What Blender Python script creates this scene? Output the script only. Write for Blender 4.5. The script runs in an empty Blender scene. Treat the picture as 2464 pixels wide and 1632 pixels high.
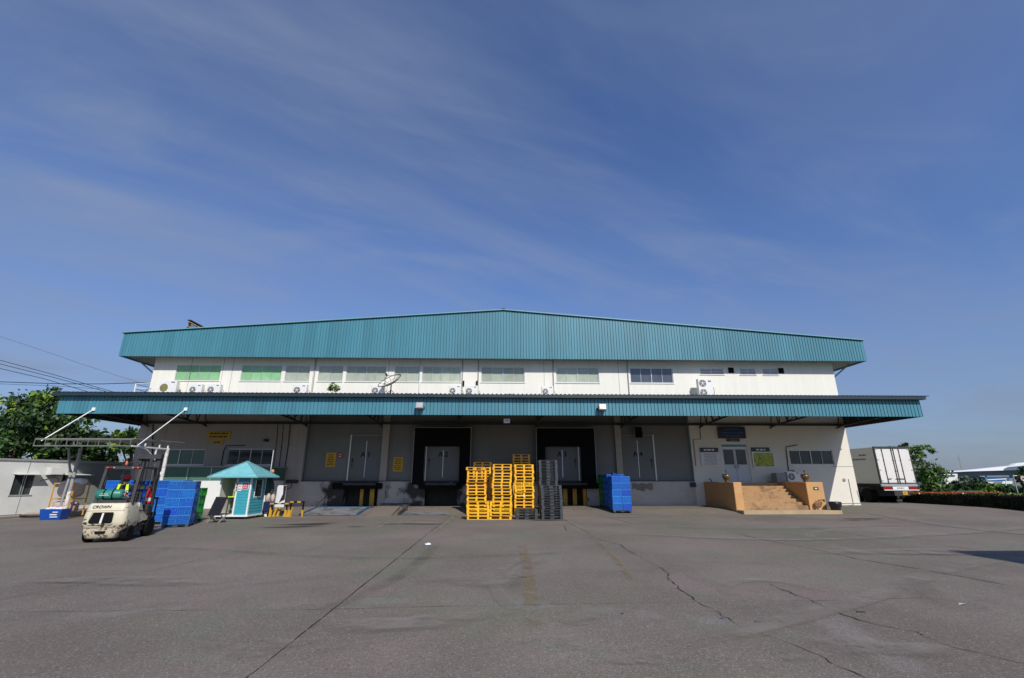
import bpy, math, random
import numpy as np
from mathutils import Vector, Matrix
random.seed(7); RNG = np.random.default_rng(11)
R = math.radians
SC = bpy.context.scene; COL = SC.collection

# ---------------------------------------------------------------- measured camera
CF, CT, CY, CR, CH = 1110.6, 0.2937, 0.028, -0.0003, 1.7
_r = Vector((math.cos(CY), -math.sin(CY), 0)); _f = Vector((math.sin(CY)*math.cos(CT), math.cos(CY)*math.cos(CT), math.sin(CT))); _u = _r.cross(_f)
def ray(px, py): return _r*((px-1232)/CF) + _f - _u*((py-816)/CF)
def at_y(px, py, Y=32.0):
    r = ray(px, py); s = Y/r.y; return Vector((r.x*s, Y, r.z*s+CH))
def at_z(px, py, Z):
    r = ray(px, py); s = (Z-CH)/r.z; return Vector((r.x*s, r.y*s, Z))
def sst(a, b, x):
    t = min(1, max(0, (x-a)/(b-a))); return t*t*(3-2*t)
def gz(x, y):
    k = sst(21, 26, x); a = 26.9*(1-k)+24*k; b = 29.6*(1-k)+30*k
    return -0.22*(1-sst(a, b, y))
def at_g(px, py):
    z = -0.1
    for _ in range(25):
        p = at_z(px, py, z); z = 0.5*z+0.5*gz(p.x, p.y)
    return at_z(px, py, z)

# ---------------------------------------------------------------- tags
def tag(o, label=None, cat=None, group=None, kind=None):
    if label: o['label'] = label
    if cat: o['category'] = cat
    if group: o['group'] = group
    if kind: o['kind'] = kind
    return o
def empty(name, loc=(0, 0, 0), rz=0, label=None, cat=None, group=None):
    o = bpy.data.objects.new(name, None); COL.objects.link(o); o.location = loc; o.rotation_euler = (0, 0, rz)
    o.empty_display_size = .1
    return tag(o, label, cat, group)
def kids(o, table={}): return [c for c in bpy.data.objects if c.parent is o]
def copy_tree(o, parent=None):
    c = o.copy(); COL.objects.link(c); c.parent = parent
    for ch in kids(o): copy_tree(ch, c)
    return c

# ---------------------------------------------------------------- mesh builder
class MB:
    def __init__(s, off=(0, 0, 0)): s.v = []; s.f = []; s.m = []; s.off = off; s.cur = 0
    def add(s, vs, fs):
        b = len(s.v); s.v += [tuple(v) for v in vs]; s.f += [tuple(i+b for i in f) for f in fs]; s.m += [s.cur]*len(fs); return s
    def box(s, x0, x1, y0, y1, z0, z1):
        return s.add([(x0,y0,z0),(x1,y0,z0),(x1,y1,z0),(x0,y1,z0),(x0,y0,z1),(x1,y0,z1),(x1,y1,z1),(x0,y1,z1)],
                     [(0,3,2,1),(4,5,6,7),(0,1,5,4),(1,2,6,5),(2,3,7,6),(3,0,4,7)])
    def cbox(s, x0, x1, y0, y1, z0, z1, c=.02):   # chamfered box
        X = (x0, x0+c, x1-c, x1); Y = (y0, y0+c, y1-c, y1); Z = (z0, z0+c, z1-c, z1)
        vs = []; 
        for zi in range(4):
            xs = (X[1], X[2]) if zi in (0, 3) else (X[0], X[3]); ys = (Y[1], Y[2]) if zi in (0, 3) else (Y[0], Y[3])
            z = Z[zi]
            if zi in (0, 3): vs += [(xs[0],ys[0],z)]*1+[(xs[0],ys[0],z),(xs[1],ys[0],z),(xs[1],ys[0],z),(xs[1],ys[1],z),(xs[1],ys[1],z),(xs[0],ys[1],z),(xs[0],ys[1],z)]
            else: vs += [(X[0],Y[1],z),(X[1],Y[0],z),(X[2],Y[0],z),(X[3],Y[1],z),(X[3],Y[2],z),(X[2],Y[3],z),(X[1],Y[3],z),(X[0],Y[2],z)]
        fs = [tuple(range(7, -1, -1)), tuple(range(24, 32))]
        for k in range(3):
            for i in range(8): fs.append((k*8+i, k*8+(i+1) % 8, (k+1)*8+(i+1) % 8, (k+1)*8+i))
        return s.add(vs, fs)
    def poly(s, pts): return s.add(pts, [tuple(range(len(pts)))])
    def prism(s, pts, d):     # polygon extruded along vector d
        n = len(pts); d = Vector(d); q = [Vector(p) for p in pts]
        return s.add(q+[p+d for p in q], [tuple(range(n-1, -1, -1)), tuple(range(n, 2*n))]+[(i, (i+1) % n, n+(i+1) % n, n+i) for i in range(n)])
    def bar(s, a, b, w=.05, h=None, up=(0, 0, 1)):
        a = Vector(a); b = Vector(b); h = h or w; d = (b-a).normalized(); u = Vector(up)
        if abs(d.dot(u)) > .98: u = Vector((0, 1, 0))
        x = d.cross(u).normalized(); y = x.cross(d).normalized(); P = []
        for p in (a, b):
            for sx, sy in ((-1,-1),(1,-1),(1,1),(-1,1)): P.append(p+x*(sx*w/2)+y*(sy*h/2))
        return s.add(P, [(3,2,1,0),(4,5,6,7),(0,1,5,4),(1,2,6,5),(2,3,7,6),(3,0,4,7)])
    def tube(s, pts, r=.03, n=8, caps=True):
        pts = [Vector(p) for p in pts]; rs = r if isinstance(r, (list, tuple)) else [r]*len(pts); P = []; m = len(pts); ref = None
        for i, p in enumerate(pts):
            d = (pts[min(i+1, m-1)]-pts[max(i-1, 0)]).normalized()
            if ref is None: ref = Vector((0, 0, 1)) if abs(d.z) < .9 else Vector((1, 0, 0))
            x = d.cross(ref).normalized(); y = x.cross(d).normalized(); ref = y
            for k in range(n):
                a = 2*math.pi*k/n; P.append(p+x*math.cos(a)*rs[i]+y*math.sin(a)*rs[i])
        F = [(i*n+k, i*n+(k+1) % n, (i+1)*n+(k+1) % n, (i+1)*n+k) for i in range(m-1) for k in range(n)]
        if caps: F += [tuple(range(n-1, -1, -1)), tuple(range((m-1)*n, m*n))]
        return s.add(P, F)
    def lathe(s, prof, c=(0, 0, 0), n=20, axis='z'):
        P = []; m = len(prof)
        for r, h in prof:
            for k in range(n):
                a = 2*math.pi*k/n; q = (r*math.cos(a), r*math.sin(a), h)
                if axis == 'x': q = (q[2], q[0], q[1])
                if axis == 'y': q = (q[0], q[2], q[1])
                P.append((q[0]+c[0], q[1]+c[1], q[2]+c[2]))
        F = [(i*n+k, i*n+(k+1) % n, (i+1)*n+(k+1) % n, (i+1)*n+k) for i in range(m-1) for k in range(n)]
        F += [tuple(range(n-1, -1, -1)), tuple(range((m-1)*n, m*n))]
        return s.add(P, F)
    def build(s, name, mat, parent=None, smooth=False, loc=None, rot=None):
        me = bpy.data.meshes.new(name)
        o = s.off; me.from_pydata([(x-o[0], y-o[1], z-o[2]) for x, y, z in s.v], [], s.f); 
        mats = mat if isinstance(mat, (list, tuple)) else [mat]
        for m in mats: me.materials.append(m)
        if len(mats) > 1: me.polygons.foreach_set('material_index', s.m)
        me.validate(); me.update()
        if smooth:
            me.polygons.foreach_set('use_smooth', [True]*len(me.polygons))
            try: me.set_sharp_from_angle(angle=R(40))
            except Exception: pass
        ob = bpy.data.objects.new(name, me); COL.objects.link(ob); ob.parent = parent
        if loc is not None: ob.location = loc
        if rot is not None: ob.rotation_euler = rot
        return ob

def text_mesh(txt, size, name, mat, parent, loc, rot=(R(90), 0, 0), depth=.004, bold=0.0, shear=0.0):
    c = bpy.data.curves.new(name, 'FONT'); c.body = txt; c.size = size; c.extrude = depth; c.offset = bold; c.align_x = 'CENTER'; c.align_y = 'CENTER'; c.shear = shear
    t = bpy.data.objects.new(name, c); COL.objects.link(t)
    dg = bpy.context.evaluated_depsgraph_get(); dg.update()
    me = bpy.data.meshes.new_from_object(t.evaluated_get(dg)); bpy.data.objects.remove(t); bpy.data.curves.remove(c)
    me.materials.clear(); me.materials.append(mat)
    ob = bpy.data.objects.new(name, me); COL.objects.link(ob); ob.parent = parent; ob.location = loc; ob.rotation_euler = rot
    return ob

# ---------------------------------------------------------------- materials
def nd(t, k, **kw):
    n = t.nodes.new(k)
    for a, b in kw.items(): setattr(n, a, b)
    return n
def mat(name, col, rough=.6, metal=0., var=.12, vscale=3., bump=0., bscale=40., dirt=None, dscale=1.2, dth=(.5, .7), damt=.6, coat=0., spec=.5, rand=0., streak=False, trans=0., coord='Object', emit=None, grad=None):
    m = bpy.data.materials.new(name); m.use_nodes = True; t = m.node_tree; b = t.nodes['Principled BSDF']; L = t.links.new
    b.inputs['Roughness'].default_value = rough; b.inputs['Metallic'].default_value = metal
    b.inputs['Coat Weight'].default_value = coat; b.inputs['Specular IOR Level'].default_value = spec
    if trans: b.inputs['Transmission Weight'].default_value = trans
    if emit: b.inputs['Emission Color'].default_value = (*emit[:3], 1); b.inputs['Emission Strength'].default_value = emit[3]
    tc = nd(t, 'ShaderNodeTexCoord'); src = tc.outputs['Object']
    if coord == 'World': src = nd(t, 'ShaderNodeNewGeometry').outputs['Position']
    mp = nd(t, 'ShaderNodeMapping'); L(src, mp.inputs['Vector'])
    if streak: mp.inputs['Scale'].default_value = (6, 6, .35)
    nz = nd(t, 'ShaderNodeTexNoise'); nz.inputs['Scale'].default_value = vscale; nz.inputs['Detail'].default_value = 6; nz.inputs['Roughness'].default_value = .65; L(mp.outputs[0], nz.inputs['Vector'])
    mr = nd(t, 'ShaderNodeMapRange'); mr.inputs['From Min'].default_value = .25; mr.inputs['From Max'].default_value = .75; mr.inputs['To Min'].default_value = 1-var; mr.inputs['To Max'].default_value = 1+var; L(nz.outputs['Fac'], mr.inputs['Value'])
    mx = nd(t, 'ShaderNodeMix', data_type='RGBA', blend_type='MULTIPLY'); mx.inputs['Factor'].default_value = 1; mx.inputs['A'].default_value = (*col, 1); L(mr.outputs[0], mx.inputs['B'])
    out = mx.outputs['Result']
    if dirt:
        n2 = nd(t, 'ShaderNodeTexNoise'); n2.inputs['Scale'].default_value = dscale; n2.inputs['Detail'].default_value = 8; n2.inputs['Roughness'].default_value = .7; n2.inputs['Distortion'].default_value = .4; L(mp.outputs[0], n2.inputs['Vector'])
        r2 = nd(t, 'ShaderNodeMapRange'); r2.inputs['From Min'].default_value = dth[0]; r2.inputs['From Max'].default_value = dth[1]; r2.inputs['To Max'].default_value = damt; L(n2.outputs['Fac'], r2.inputs['Value'])
        m2 = nd(t, 'ShaderNodeMix', data_type='RGBA'); m2.inputs['B'].default_value = (*dirt, 1); L(r2.outputs[0], m2.inputs['Factor']); L(out, m2.inputs['A']); out = m2.outputs['Result']
    if rand:
        oi = nd(t, 'ShaderNodeObjectInfo'); hs = nd(t, 'ShaderNodeHueSaturation'); r3 = nd(t, 'ShaderNodeMapRange'); r3.inputs['To Min'].default_value = 1-rand; r3.inputs['To Max'].default_value = 1+rand
        L(oi.outputs['Random'], r3.inputs['Value']); L(r3.outputs[0], hs.inputs['Value']); 
        r4 = nd(t, 'ShaderNodeMapRange'); r4.inputs['To Min'].default_value = .5-rand*.06; r4.inputs['To Max'].default_value = .5+rand*.06; mm = nd(t, 'ShaderNodeMath', operation='FRACT'); m7 = nd(t, 'ShaderNodeMath', operation='MULTIPLY'); m7.inputs[1].default_value = 7.31
        L(oi.outputs['Random'], m7.inputs[0]); L(m7.outputs[0], mm.inputs[0]); L(mm.outputs[0], r4.inputs['Value']); L(r4.outputs[0], hs.inputs['Hue'])
        L(out, hs.inputs['Color']); out = hs.outputs['Color']
    L(out, b.inputs['Base Color'])
    if bump:
        n3 = nd(t, 'ShaderNodeTexNoise'); n3.inputs['Scale'].default_value = bscale; n3.inputs['Detail'].default_value = 4; L(src, n3.inputs['Vector'])
        bp = nd(t, 'ShaderNodeBump'); bp.inputs['Strength'].default_value = bump; bp.inputs['Distance'].default_value = .02; L(n3.outputs['Fac'], bp.inputs['Height']); L(bp.outputs[0], b.inputs['Normal'])
    return m
M = {}
M['wall'] = mat('painted_wall', (.80, .78, .70), .75, var=.05, vscale=.8, dirt=(.42, .38, .30), dscale=1.3, dth=(.54, .82), damt=.26, streak=True, coord='World', bump=.15)
M['wall_right'] = mat('cream_wall', (.74, .70, .61), .8, var=.05, vscale=.6, dirt=(.40, .35, .28), dscale=.7, dth=(.58, .85), damt=.35, coord='World', bump=.12)
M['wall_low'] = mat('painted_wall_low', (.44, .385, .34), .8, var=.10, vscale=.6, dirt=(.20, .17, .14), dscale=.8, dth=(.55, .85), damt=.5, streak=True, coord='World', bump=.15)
M['joint'] = mat('wall_joint', (.22, .21, .19), .8)
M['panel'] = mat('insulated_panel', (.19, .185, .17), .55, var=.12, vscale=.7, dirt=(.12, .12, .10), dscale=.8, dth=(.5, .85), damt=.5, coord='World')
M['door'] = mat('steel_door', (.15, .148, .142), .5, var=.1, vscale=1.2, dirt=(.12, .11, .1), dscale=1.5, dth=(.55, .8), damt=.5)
M['teal'] = mat('teal_sheet', (.062, .225, .295), .42, var=.14, vscale=1.3, dirt=(.09, .20, .22), dscale=.9, dth=(.48, .75), damt=.6, streak=True, coord='World')
M['tealdark'] = mat('teal_sheet_groove', (.012, .05, .075), .6)
M['tealroof'] = mat('roof_sheet', (.018, .032, .045), .5, var=.2, coord='World')
M['flash'] = mat('ridge_flashing', (.16, .36, .40), .4)
M['steel'] = mat('dark_steel', (.045, .045, .045), .6, metal=.2, var=.3)
M['steelpaint'] = mat('grey_painted_steel', (.30, .30, .29), .55)
M['white'] = mat('white_metal', (.78, .78, .75), .45, var=.06)
M['whitedirty'] = mat('white_painted_metal_rusting', (.72, .70, .66), .5, dirt=(.16, .08, .04), dscale=9, dth=(.52, .62), damt=.8)
M['alu'] = mat('aluminium', (.55, .56, .57), .35, metal=.6)
M['glassd'] = mat('dark_glass', (.03, .037, .04), .08, var=.6, vscale=1.5, spec=.45, rand=.5)
M['glassg'] = mat('green_glass', (.035, .11, .085), .12, var=.35, vscale=1.5, spec=.7)
M['blind'] = mat('pale_blind_glass', (.40, .44, .35), .18, var=.16, vscale=2, spec=.6, rand=.16)
M['blindgreen'] = mat('green_blind_glass', (.25, .50, .25), .18, var=.14, vscale=2, spec=.6, rand=.10)
M['blindblue'] = mat('blue_grey_glass', (.07, .085, .11), .12, var=.3, vscale=1.2, spec=.8)
M['black'] = mat('black_rubber', (.007, .007, .008), .85, var=.3, spec=.15)
M['blackp'] = mat('black_plastic', (.018, .018, .022), .38, var=.2)
M['soot'] = mat('sooty_concrete', (.05, .045, .04), .9, var=.4)
M['yel'] = mat('safety_yellow', (.55, .31, .02), .5, var=.15, dirt=(.12, .08, .03), dscale=5, dth=(.55, .7), damt=.5)
M['palyel'] = mat('yellow_pallet_plastic', (.85, .45, .012), .45, var=.12, vscale=6, dirt=(.35, .12, .02), dscale=4, dth=(.52, .72), damt=.5, rand=.14)
M['palgrey'] = mat('grey_pallet_plastic', (.046, .052, .063), .55, var=.15, dirt=(.05, .05, .05), dscale=5, dth=(.55, .7), damt=.4, rand=.15)
M['blue'] = mat('blue_crate_plastic', (.006, .080, .40), .38, var=.12, vscale=5, rand=.18)
M['blueh'] = mat('blue_crate_rib_scuffed', (.03, .19, .60), .42, var=.2, vscale=7, rand=.12)
M['green'] = mat('green_crate_plastic', (.006, .10, .022), .4, var=.12, vscale=5, rand=.18)
M['greenh'] = mat('green_crate_rib', (.03, .30, .05), .42, var=.2, vscale=7, rand=.12)
M['orange'] = mat('orange_tile_paint', (.55, .30, .115), .6, var=.10, vscale=1.6, dirt=(.50, .30, .18), dscale=2.5, dth=(.5, .8), damt=.6, coord='World', bump=.1)
M['step'] = mat('worn_orange_steps', (.39, .235, .11), .8, var=.15, vscale=2.2, dirt=(.17, .09, .05), dscale=1.1, dth=(.50, .60), damt=.75, coord='World', bump=.15)
M['slab'] = mat('sandy_slab', (.42, .31, .18), .85, var=.15, vscale=1.5, dirt=(.27, .22, .15), dscale=1.2, dth=(.5, .7), damt=.6, coord='World')
M['cream'] = mat('cream_forklift_paint', (.66, .60, .44), .4, var=.05, dirt=(.07, .045, .025), dscale=5.5, dth=(.60, .63), damt=.9, coat=.15)
M['creamworn'] = mat('chipped_cream_paint', (.62, .55, .40), .5, var=.06, dirt=(.07, .045, .025), dscale=8, dth=(.52, .56), damt=.92)
M['tealtank'] = mat('green_tank_paint', (.03, .20, .15), .35, var=.2, dirt=(.45, .50, .45), dscale=7, dth=(.60, .66), damt=.7)
M['red'] = mat('red_paint', (.55, .015, .02), .35)
M['redlens'] = mat('red_lamp_lens', (.28, .012, .01), .2)
M['orangelens'] = mat('orange_lens', (.9, .16, .04), .25)
M['hiviz'] = mat('hi_vis_fabric', (.62, .85, .02), .8, var=.05)
M['cloth'] = mat('black_fabric', (.018, .018, .024), .9, var=.3, vscale=12)
M['skin'] = mat('brown_skin', (.22, .11, .065), .55, var=.05)
M['trousers'] = mat('dark_trousers', (.03, .035, .05), .9)
M['huteal'] = mat('turquoise_board', (.04, .33, .40), .5, var=.10, vscale=2.5, dirt=(.12, .42, .46), dscale=3, dth=(.5, .8), damt=.35)
M['hutroof'] = mat('turquoise_roof_board', (.16, .50, .52), .5, var=.14, vscale=2.2, dirt=(.42, .58, .64), dscale=2.6, dth=(.42, .7), damt=.55)
M['interior'] = mat('beige_board', (.62, .58, .50), .8)
M['lime'] = mat('lime_plastic', (.55, .80, .03), .5)
M['cabin'] = mat('grey_cabin_panel', (.66, .66, .63), .6, var=.08, vscale=.7, dirt=(.40, .41, .38), dscale=.6, dth=(.45, .8), damt=.5, coord='World')
M['shadewall'] = mat('dark_grey_wall', (.13, .14, .135), .8, var=.12, vscale=.6, coord='World')
M['signyel'] = mat('faded_yellow_sign', (.62, .36, .015), .5, var=.1)
M['signred'] = mat('red_sign', (.50, .02, .03), .5)
M['ink'] = mat('black_ink', (.015, .013, .012), .6)
M['signblue'] = mat('navy_sign', (.018, .018, .06), .35)
M['paper'] = mat('white_board', (.70, .71, .72), .5, var=.05)
M['postergreen'] = mat('green_yellow_poster', (.42, .46, .02), .35, var=.2, dirt=(.05, .06, .04), dscale=6, dth=(.5, .6), damt=.8)
M['darkgreen'] = mat('dark_green_board', (.02, .05, .04), .4)
M['brass'] = mat('weathered_brass', (.15, .095, .045), .35, metal=.3, var=.3, dirt=(.08, .06, .02), dscale=12, dth=(.45, .6), damt=.8)
M['bluesteel'] = mat('blue_steel', (.03, .12, .28), .5, dirt=(.10, .09, .08), dscale=4, dth=(.45, .65), damt=.7)
M['plate'] = mat('worn_steel_plate', (.30, .31, .33), .5, metal=.3, var=.15, dirt=(.10, .085, .07), dscale=1.6, dth=(.48, .6), damt=.8)
M['concrete'] = mat('pale_concrete', (.25, .215, .185), .9, var=.12, dirt=(.2, .17, .14), dscale=2, dth=(.5, .75), damt=.6, bump=.3)
M['trailer'] = mat('white_trailer_paint', (.74, .71, .68), .4, var=.03, dirt=(.5, .47, .42), dscale=1, dth=(.5, .9), damt=.4)
M['trailerside'] = mat('grey_white_trailer_side', (.50, .49, .44), .6, var=.06)
M['plateyel'] = mat('yellow_plate', (.80, .42, .02), .5)
M['chrome'] = mat('bright_metal', (.75, .75, .75), .25, metal=.8)
M['sack'] = mat('woven_sack', (.52, .42, .35), .9, var=.12, vscale=9, bump=.4, bscale=30)
M['sackpink'] = mat('pink_sack', (.50, .36, .32), .9, var=.12, vscale=9, bump=.4, bscale=30)
M['tarp'] = mat('dark_green_tarp', (.012, .055, .045), .6, var=.4, vscale=5)
M['leaf'] = mat('leaf_green', (.040, .092, .012), .55, var=.55, vscale=.5, coord='World')
M['leafd'] = mat('leaf_dark_green', (.018, .048, .010), .55, var=.5, vscale=.7, coord='World')
M['leafl'] = mat('leaf_light_green', (.17, .27, .02), .55, var=.4, vscale=.6, coord='World')
M['leafr'] = mat('leaf_mid_green', (.085, .155, .025), .55, var=.5, vscale=.9, coord='World')
M['leafg'] = mat('leaf_grey_green', (.10, .14, .09), .65, var=.4, vscale=.6, coord='World')
M['hedgeshade'] = mat('hedge_shaded_leaf', (.012, .020, .007), .7, var=.6, vscale=2, coord='World', dirt=(.05,.008,.005), dscale=1.5, dth=(.5,.7), damt=.6)  # near-black leaves put the hedge's unlit side into the colour
M['flower'] = mat('red_orange_flower', (.55, .08, .02), .6, var=.4, vscale=1.2, coord='World')
M['bark'] = mat('bark', (.09, .065, .045), .9, var=.3, bump=.5)
M['farwhite'] = mat('far_roof_white', (.80, .80, .84), .5)
M['fargrey'] = mat('far_wall_grey', (.16, .18, .22), .7)
M['farblue'] = mat('far_wall_blue', (.02, .10, .22), .5)
M['wire'] = mat('black_cable', (.012, .012, .02), .6)
M['lens'] = mat('floodlight_glass', (.45, .47, .5), .08, spec=1.)
M['golden'] = mat('golden_fan_guard', (.50, .40, .16), .3, metal=.7, var=.2)
M['fan'] = mat('grey_fan', (.16, .14, .14), .5, var=.2)
M['grass'] = mat('grass_ground', (.05, .085, .02), .9, var=.5, vscale=.3, coord='World')
M['yelfade'] = mat('faded_yellow_line', (.26, .205, .115), .85, var=.15, dirt=(.17, .155, .148), dscale=2.5, dth=(.40, .55), damt=1., coord='World')
M['crack'] = mat('crack_filler', (.055, .048, .045), .9, var=.3)
M['oil'] = mat('oil_stain', (.085, .07, .062), .6, var=.3, vscale=4)

def sheet_vary(m, w=.8, amt=.09):      # every sheet of the cladding has faded a little differently
    t = m.node_tree; L = t.links.new; b = t.nodes['Principled BSDF']; old = b.inputs['Base Color'].links[0].from_socket
    P = nd(t, 'ShaderNodeNewGeometry').outputs['Position']; sx = nd(t, 'ShaderNodeSeparateXYZ'); L(P, sx.inputs[0])
    d = nd(t, 'ShaderNodeMath', operation='DIVIDE'); d.inputs[1].default_value = w; L(sx.outputs[0], d.inputs[0]); f = nd(t, 'ShaderNodeMath', operation='FLOOR'); L(d.outputs[0], f.inputs[0])
    wn = nd(t, 'ShaderNodeTexWhiteNoise', noise_dimensions='1D'); L(f.outputs[0], wn.inputs['W']); r = nd(t, 'ShaderNodeMapRange'); r.inputs['To Min'].default_value = 1-amt; r.inputs['To Max'].default_value = 1+amt; L(wn.outputs['Value'], r.inputs['Value'])
    x = nd(t, 'ShaderNodeMix', data_type='RGBA', blend_type='MULTIPLY'); x.inputs['Factor'].default_value = 1; L(old, x.inputs['A']); L(r.outputs[0], x.inputs['B']); L(x.outputs['Result'], b.inputs['Base Color'])
sheet_vary(M['teal'])
def zchips(m, zc, zw, thr):           # paint knocked off along the lower body
    t = m.node_tree; L = t.links.new; b = t.nodes['Principled BSDF']; old = b.inputs['Base Color'].links[0].from_socket
    tc = nd(t, 'ShaderNodeTexCoord'); sx = nd(t, 'ShaderNodeSeparateXYZ'); L(tc.outputs['Object'], sx.inputs[0])
    a = nd(t, 'ShaderNodeMath', operation='SUBTRACT'); L(sx.outputs[2], a.inputs[0]); a.inputs[1].default_value = zc; c = nd(t, 'ShaderNodeMath', operation='ABSOLUTE'); L(a.outputs[0], c.inputs[0])
    k = nd(t, 'ShaderNodeMapRange'); k.inputs['From Min'].default_value = 0; k.inputs['From Max'].default_value = zw; k.inputs['To Min'].default_value = .16; k.inputs['To Max'].default_value = 0; L(c.outputs[0], k.inputs['Value'])
    n = nd(t, 'ShaderNodeTexNoise'); n.inputs['Scale'].default_value = 6.5; n.inputs['Detail'].default_value = 7; n.inputs['Distortion'].default_value = .8; L(tc.outputs['Object'], n.inputs['Vector'])
    s = nd(t, 'ShaderNodeMath', operation='ADD'); L(n.outputs['Fac'], s.inputs[0]); L(k.outputs[0], s.inputs[1]); r = nd(t, 'ShaderNodeMapRange'); r.inputs['From Min'].default_value = thr; r.inputs['From Max'].default_value = thr+.02; L(s.outputs[0], r.inputs['Value'])
    x = nd(t, 'ShaderNodeMix', data_type='RGBA'); L(r.outputs[0], x.inputs['Factor']); L(old, x.inputs['A']); x.inputs['B'].default_value = (.075, .05, .025, 1); L(x.outputs['Result'], b.inputs['Base Color'])
zchips(M['cream'], .50, .16, .665)
def soft_mat(name, col, amt, sc=.8, lo=.35, hi=.6, fine=0):
    m = bpy.data.materials.new(name); m.use_nodes = True; t = m.node_tree; L = t.links.new; b = t.nodes['Principled BSDF']; b.inputs['Base Color'].default_value = (*col, 1); b.inputs['Roughness'].default_value = .9; b.inputs['Specular IOR Level'].default_value = .2
    P = nd(t, 'ShaderNodeNewGeometry').outputs['Position']; n = nd(t, 'ShaderNodeTexNoise'); n.inputs['Scale'].default_value = sc; n.inputs['Detail'].default_value = 8; n.inputs['Roughness'].default_value = .7; L(P, n.inputs['Vector'])
    r = nd(t, 'ShaderNodeMapRange'); r.inputs['From Min'].default_value = lo; r.inputs['From Max'].default_value = hi; r.inputs['To Max'].default_value = amt; L(n.outputs['Fac'], r.inputs['Value'])
    at = nd(t, 'ShaderNodeAttribute', attribute_name='edge'); mu = nd(t, 'ShaderNodeMath', operation='MULTIPLY'); L(r.outputs[0], mu.inputs[0]); L(at.outputs['Fac'], mu.inputs[1]); L(mu.outputs[0], b.inputs['Alpha']); return m
M['tyrepale'] = soft_mat('pale_tyre_dust', (.285, .248, .215), .62, 1.1, .30, .58)
M['tyredark'] = soft_mat('dark_tyre_rubber', (.092, .078, .066), .17)
M['wornyellow'] = soft_mat('worn_yellow_paint', (.27, .20, .085), .42, 2.2, .42, .60)
M['stainsoft'] = soft_mat('soaked_oil', (.07, .058, .048), .65, 1.3, .36, .50)
M['palepatch'] = soft_mat('pale_scuff', (.27, .24, .21), .4, 2.0, .42, .62)
M['crackbreak'] = soft_mat('open_crack', (.04, .034, .03), .9, 3.2, .33, .44)
def ground_mat():
    m = bpy.data.materials.new('yard_concrete'); m.use_nodes = True; t = m.node_tree; b = t.nodes['Principled BSDF']; L = t.links.new
    P = nd(t, 'ShaderNodeNewGeometry').outputs['Position']
    def noise(s, d=6, r=.6, dist=0, sc=None):
        n = nd(t, 'ShaderNodeTexNoise'); n.inputs['Scale'].default_value = s; n.inputs['Detail'].default_value = d; n.inputs['Roughness'].default_value = r; n.inputs['Distortion'].default_value = dist
        if sc:
            mp = nd(t, 'ShaderNodeMapping'); mp.inputs['Scale'].default_value = sc; L(P, mp.inputs['Vector']); L(mp.outputs[0], n.inputs['Vector'])
        else: L(P, n.inputs['Vector'])
        return n.outputs['Fac']
    def mr(v, a, b_, c, d):
        r = nd(t, 'ShaderNodeMapRange'); r.inputs['From Min'].default_value = a; r.inputs['From Max'].default_value = b_; r.inputs['To Min'].default_value = c; r.inputs['To Max'].default_value = d; L(v, r.inputs['Value']); return r.outputs[0]
    def mix(a, bb, f, bt='MIX'):
        x = nd(t, 'ShaderNodeMix', data_type='RGBA', blend_type=bt)
        for k, v in (('A', a), ('B', bb), ('Factor', f)):
            if isinstance(v, tuple): x.inputs[k].default_value = (*v, 1)
            elif isinstance(v, float): x.inputs[k].default_value = v
            else: L(v, x.inputs[k])
        return x.outputs['Result']
    c = mix((.158, .131, .108), (.214, .180, .150), mr(noise(.22, 5), .38, .62, 0, 1))
    c = mix(c, (.150, .152, .105), mr(noise(.16, 5, .6, .8), .50, .62, 0, .75)); c = mix(c, (.21, .15, .13), mr(noise(.21, 4, .6, .5), .55, .66, 0, .5)); c = mix(c, (.155, .162, .125), mr(noise(.45, 5, .6, .5), .53, .68, 0, .6))
    c = mix(c, (.225, .165, .150), mr(noise(.33, 4, .6, 1.), .55, .70, 0, .55))
    c = mix(c, (.125, .112, .10), mr(noise(.9, 7, .7, .6, (1, .35, 1)), .56, .72, 0, .55))
    c = mix(c, (.27, .25, .235), mr(noise(1.4, 8, .75, .3), .60, .72, 0, .5))
    for (ax_, ay_, r_, w_, seed_) in ((9, 5.5, 4.6, .5, 1), (9.6, 5.0, 3.6, .35, 2), (-2, -3, 11.5, .45, 3), (3, -1, 13.2, .4, 4), (16, 14, 6.0, .4, 5)):
        vd = nd(t, 'ShaderNodeVectorMath', operation='DISTANCE'); L(P, vd.inputs[0]); vd.inputs[1].default_value = (ax_, ay_, -.22)
        s1 = nd(t, 'ShaderNodeMath', operation='SUBTRACT'); L(vd.outputs['Value'], s1.inputs[0]); s1.inputs[1].default_value = r_; s2 = nd(t, 'ShaderNodeMath', operation='ABSOLUTE'); L(s1.outputs[0], s2.inputs[0])
        band = mr(s2.outputs[0], w_*.25, w_*.6, 1, 0); nm = nd(t, 'ShaderNodeMath', operation='MULTIPLY'); L(band, nm.inputs[0]); L(mr(noise(.35+.07*seed_, 5, .6, 1.), .45, .62, 0, .42), nm.inputs[1])
        c = mix(c, (.26, .24, .23) if seed_ % 2 else (.125, .115, .11), nm.outputs[0])
    # aggregate
    v = nd(t, 'ShaderNodeTexVoronoi'); v.inputs['Scale'].default_value = 62; L(P, v.inputs['Vector'])
    sp = nd(t, 'ShaderNodeSeparateColor'); L(v.outputs['Color'], sp.inputs[0])
    c = mix(c, (.055, .048, .045), mr(sp.outputs[0], .86, .90, 0, .45)); c = mix(c, (.42, .40, .38), mr(sp.outputs[1], .90, .93, 0, .35))
    fine = noise(90, 3, .6); c = mix(c, mr(fine, .3, .7, .78, 1.22), 1., 'MULTIPLY')
    L(c, b.inputs['Base Color']); b.inputs['Roughness'].default_value = .88; b.inputs['Specular IOR Level'].default_value = .25
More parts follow.
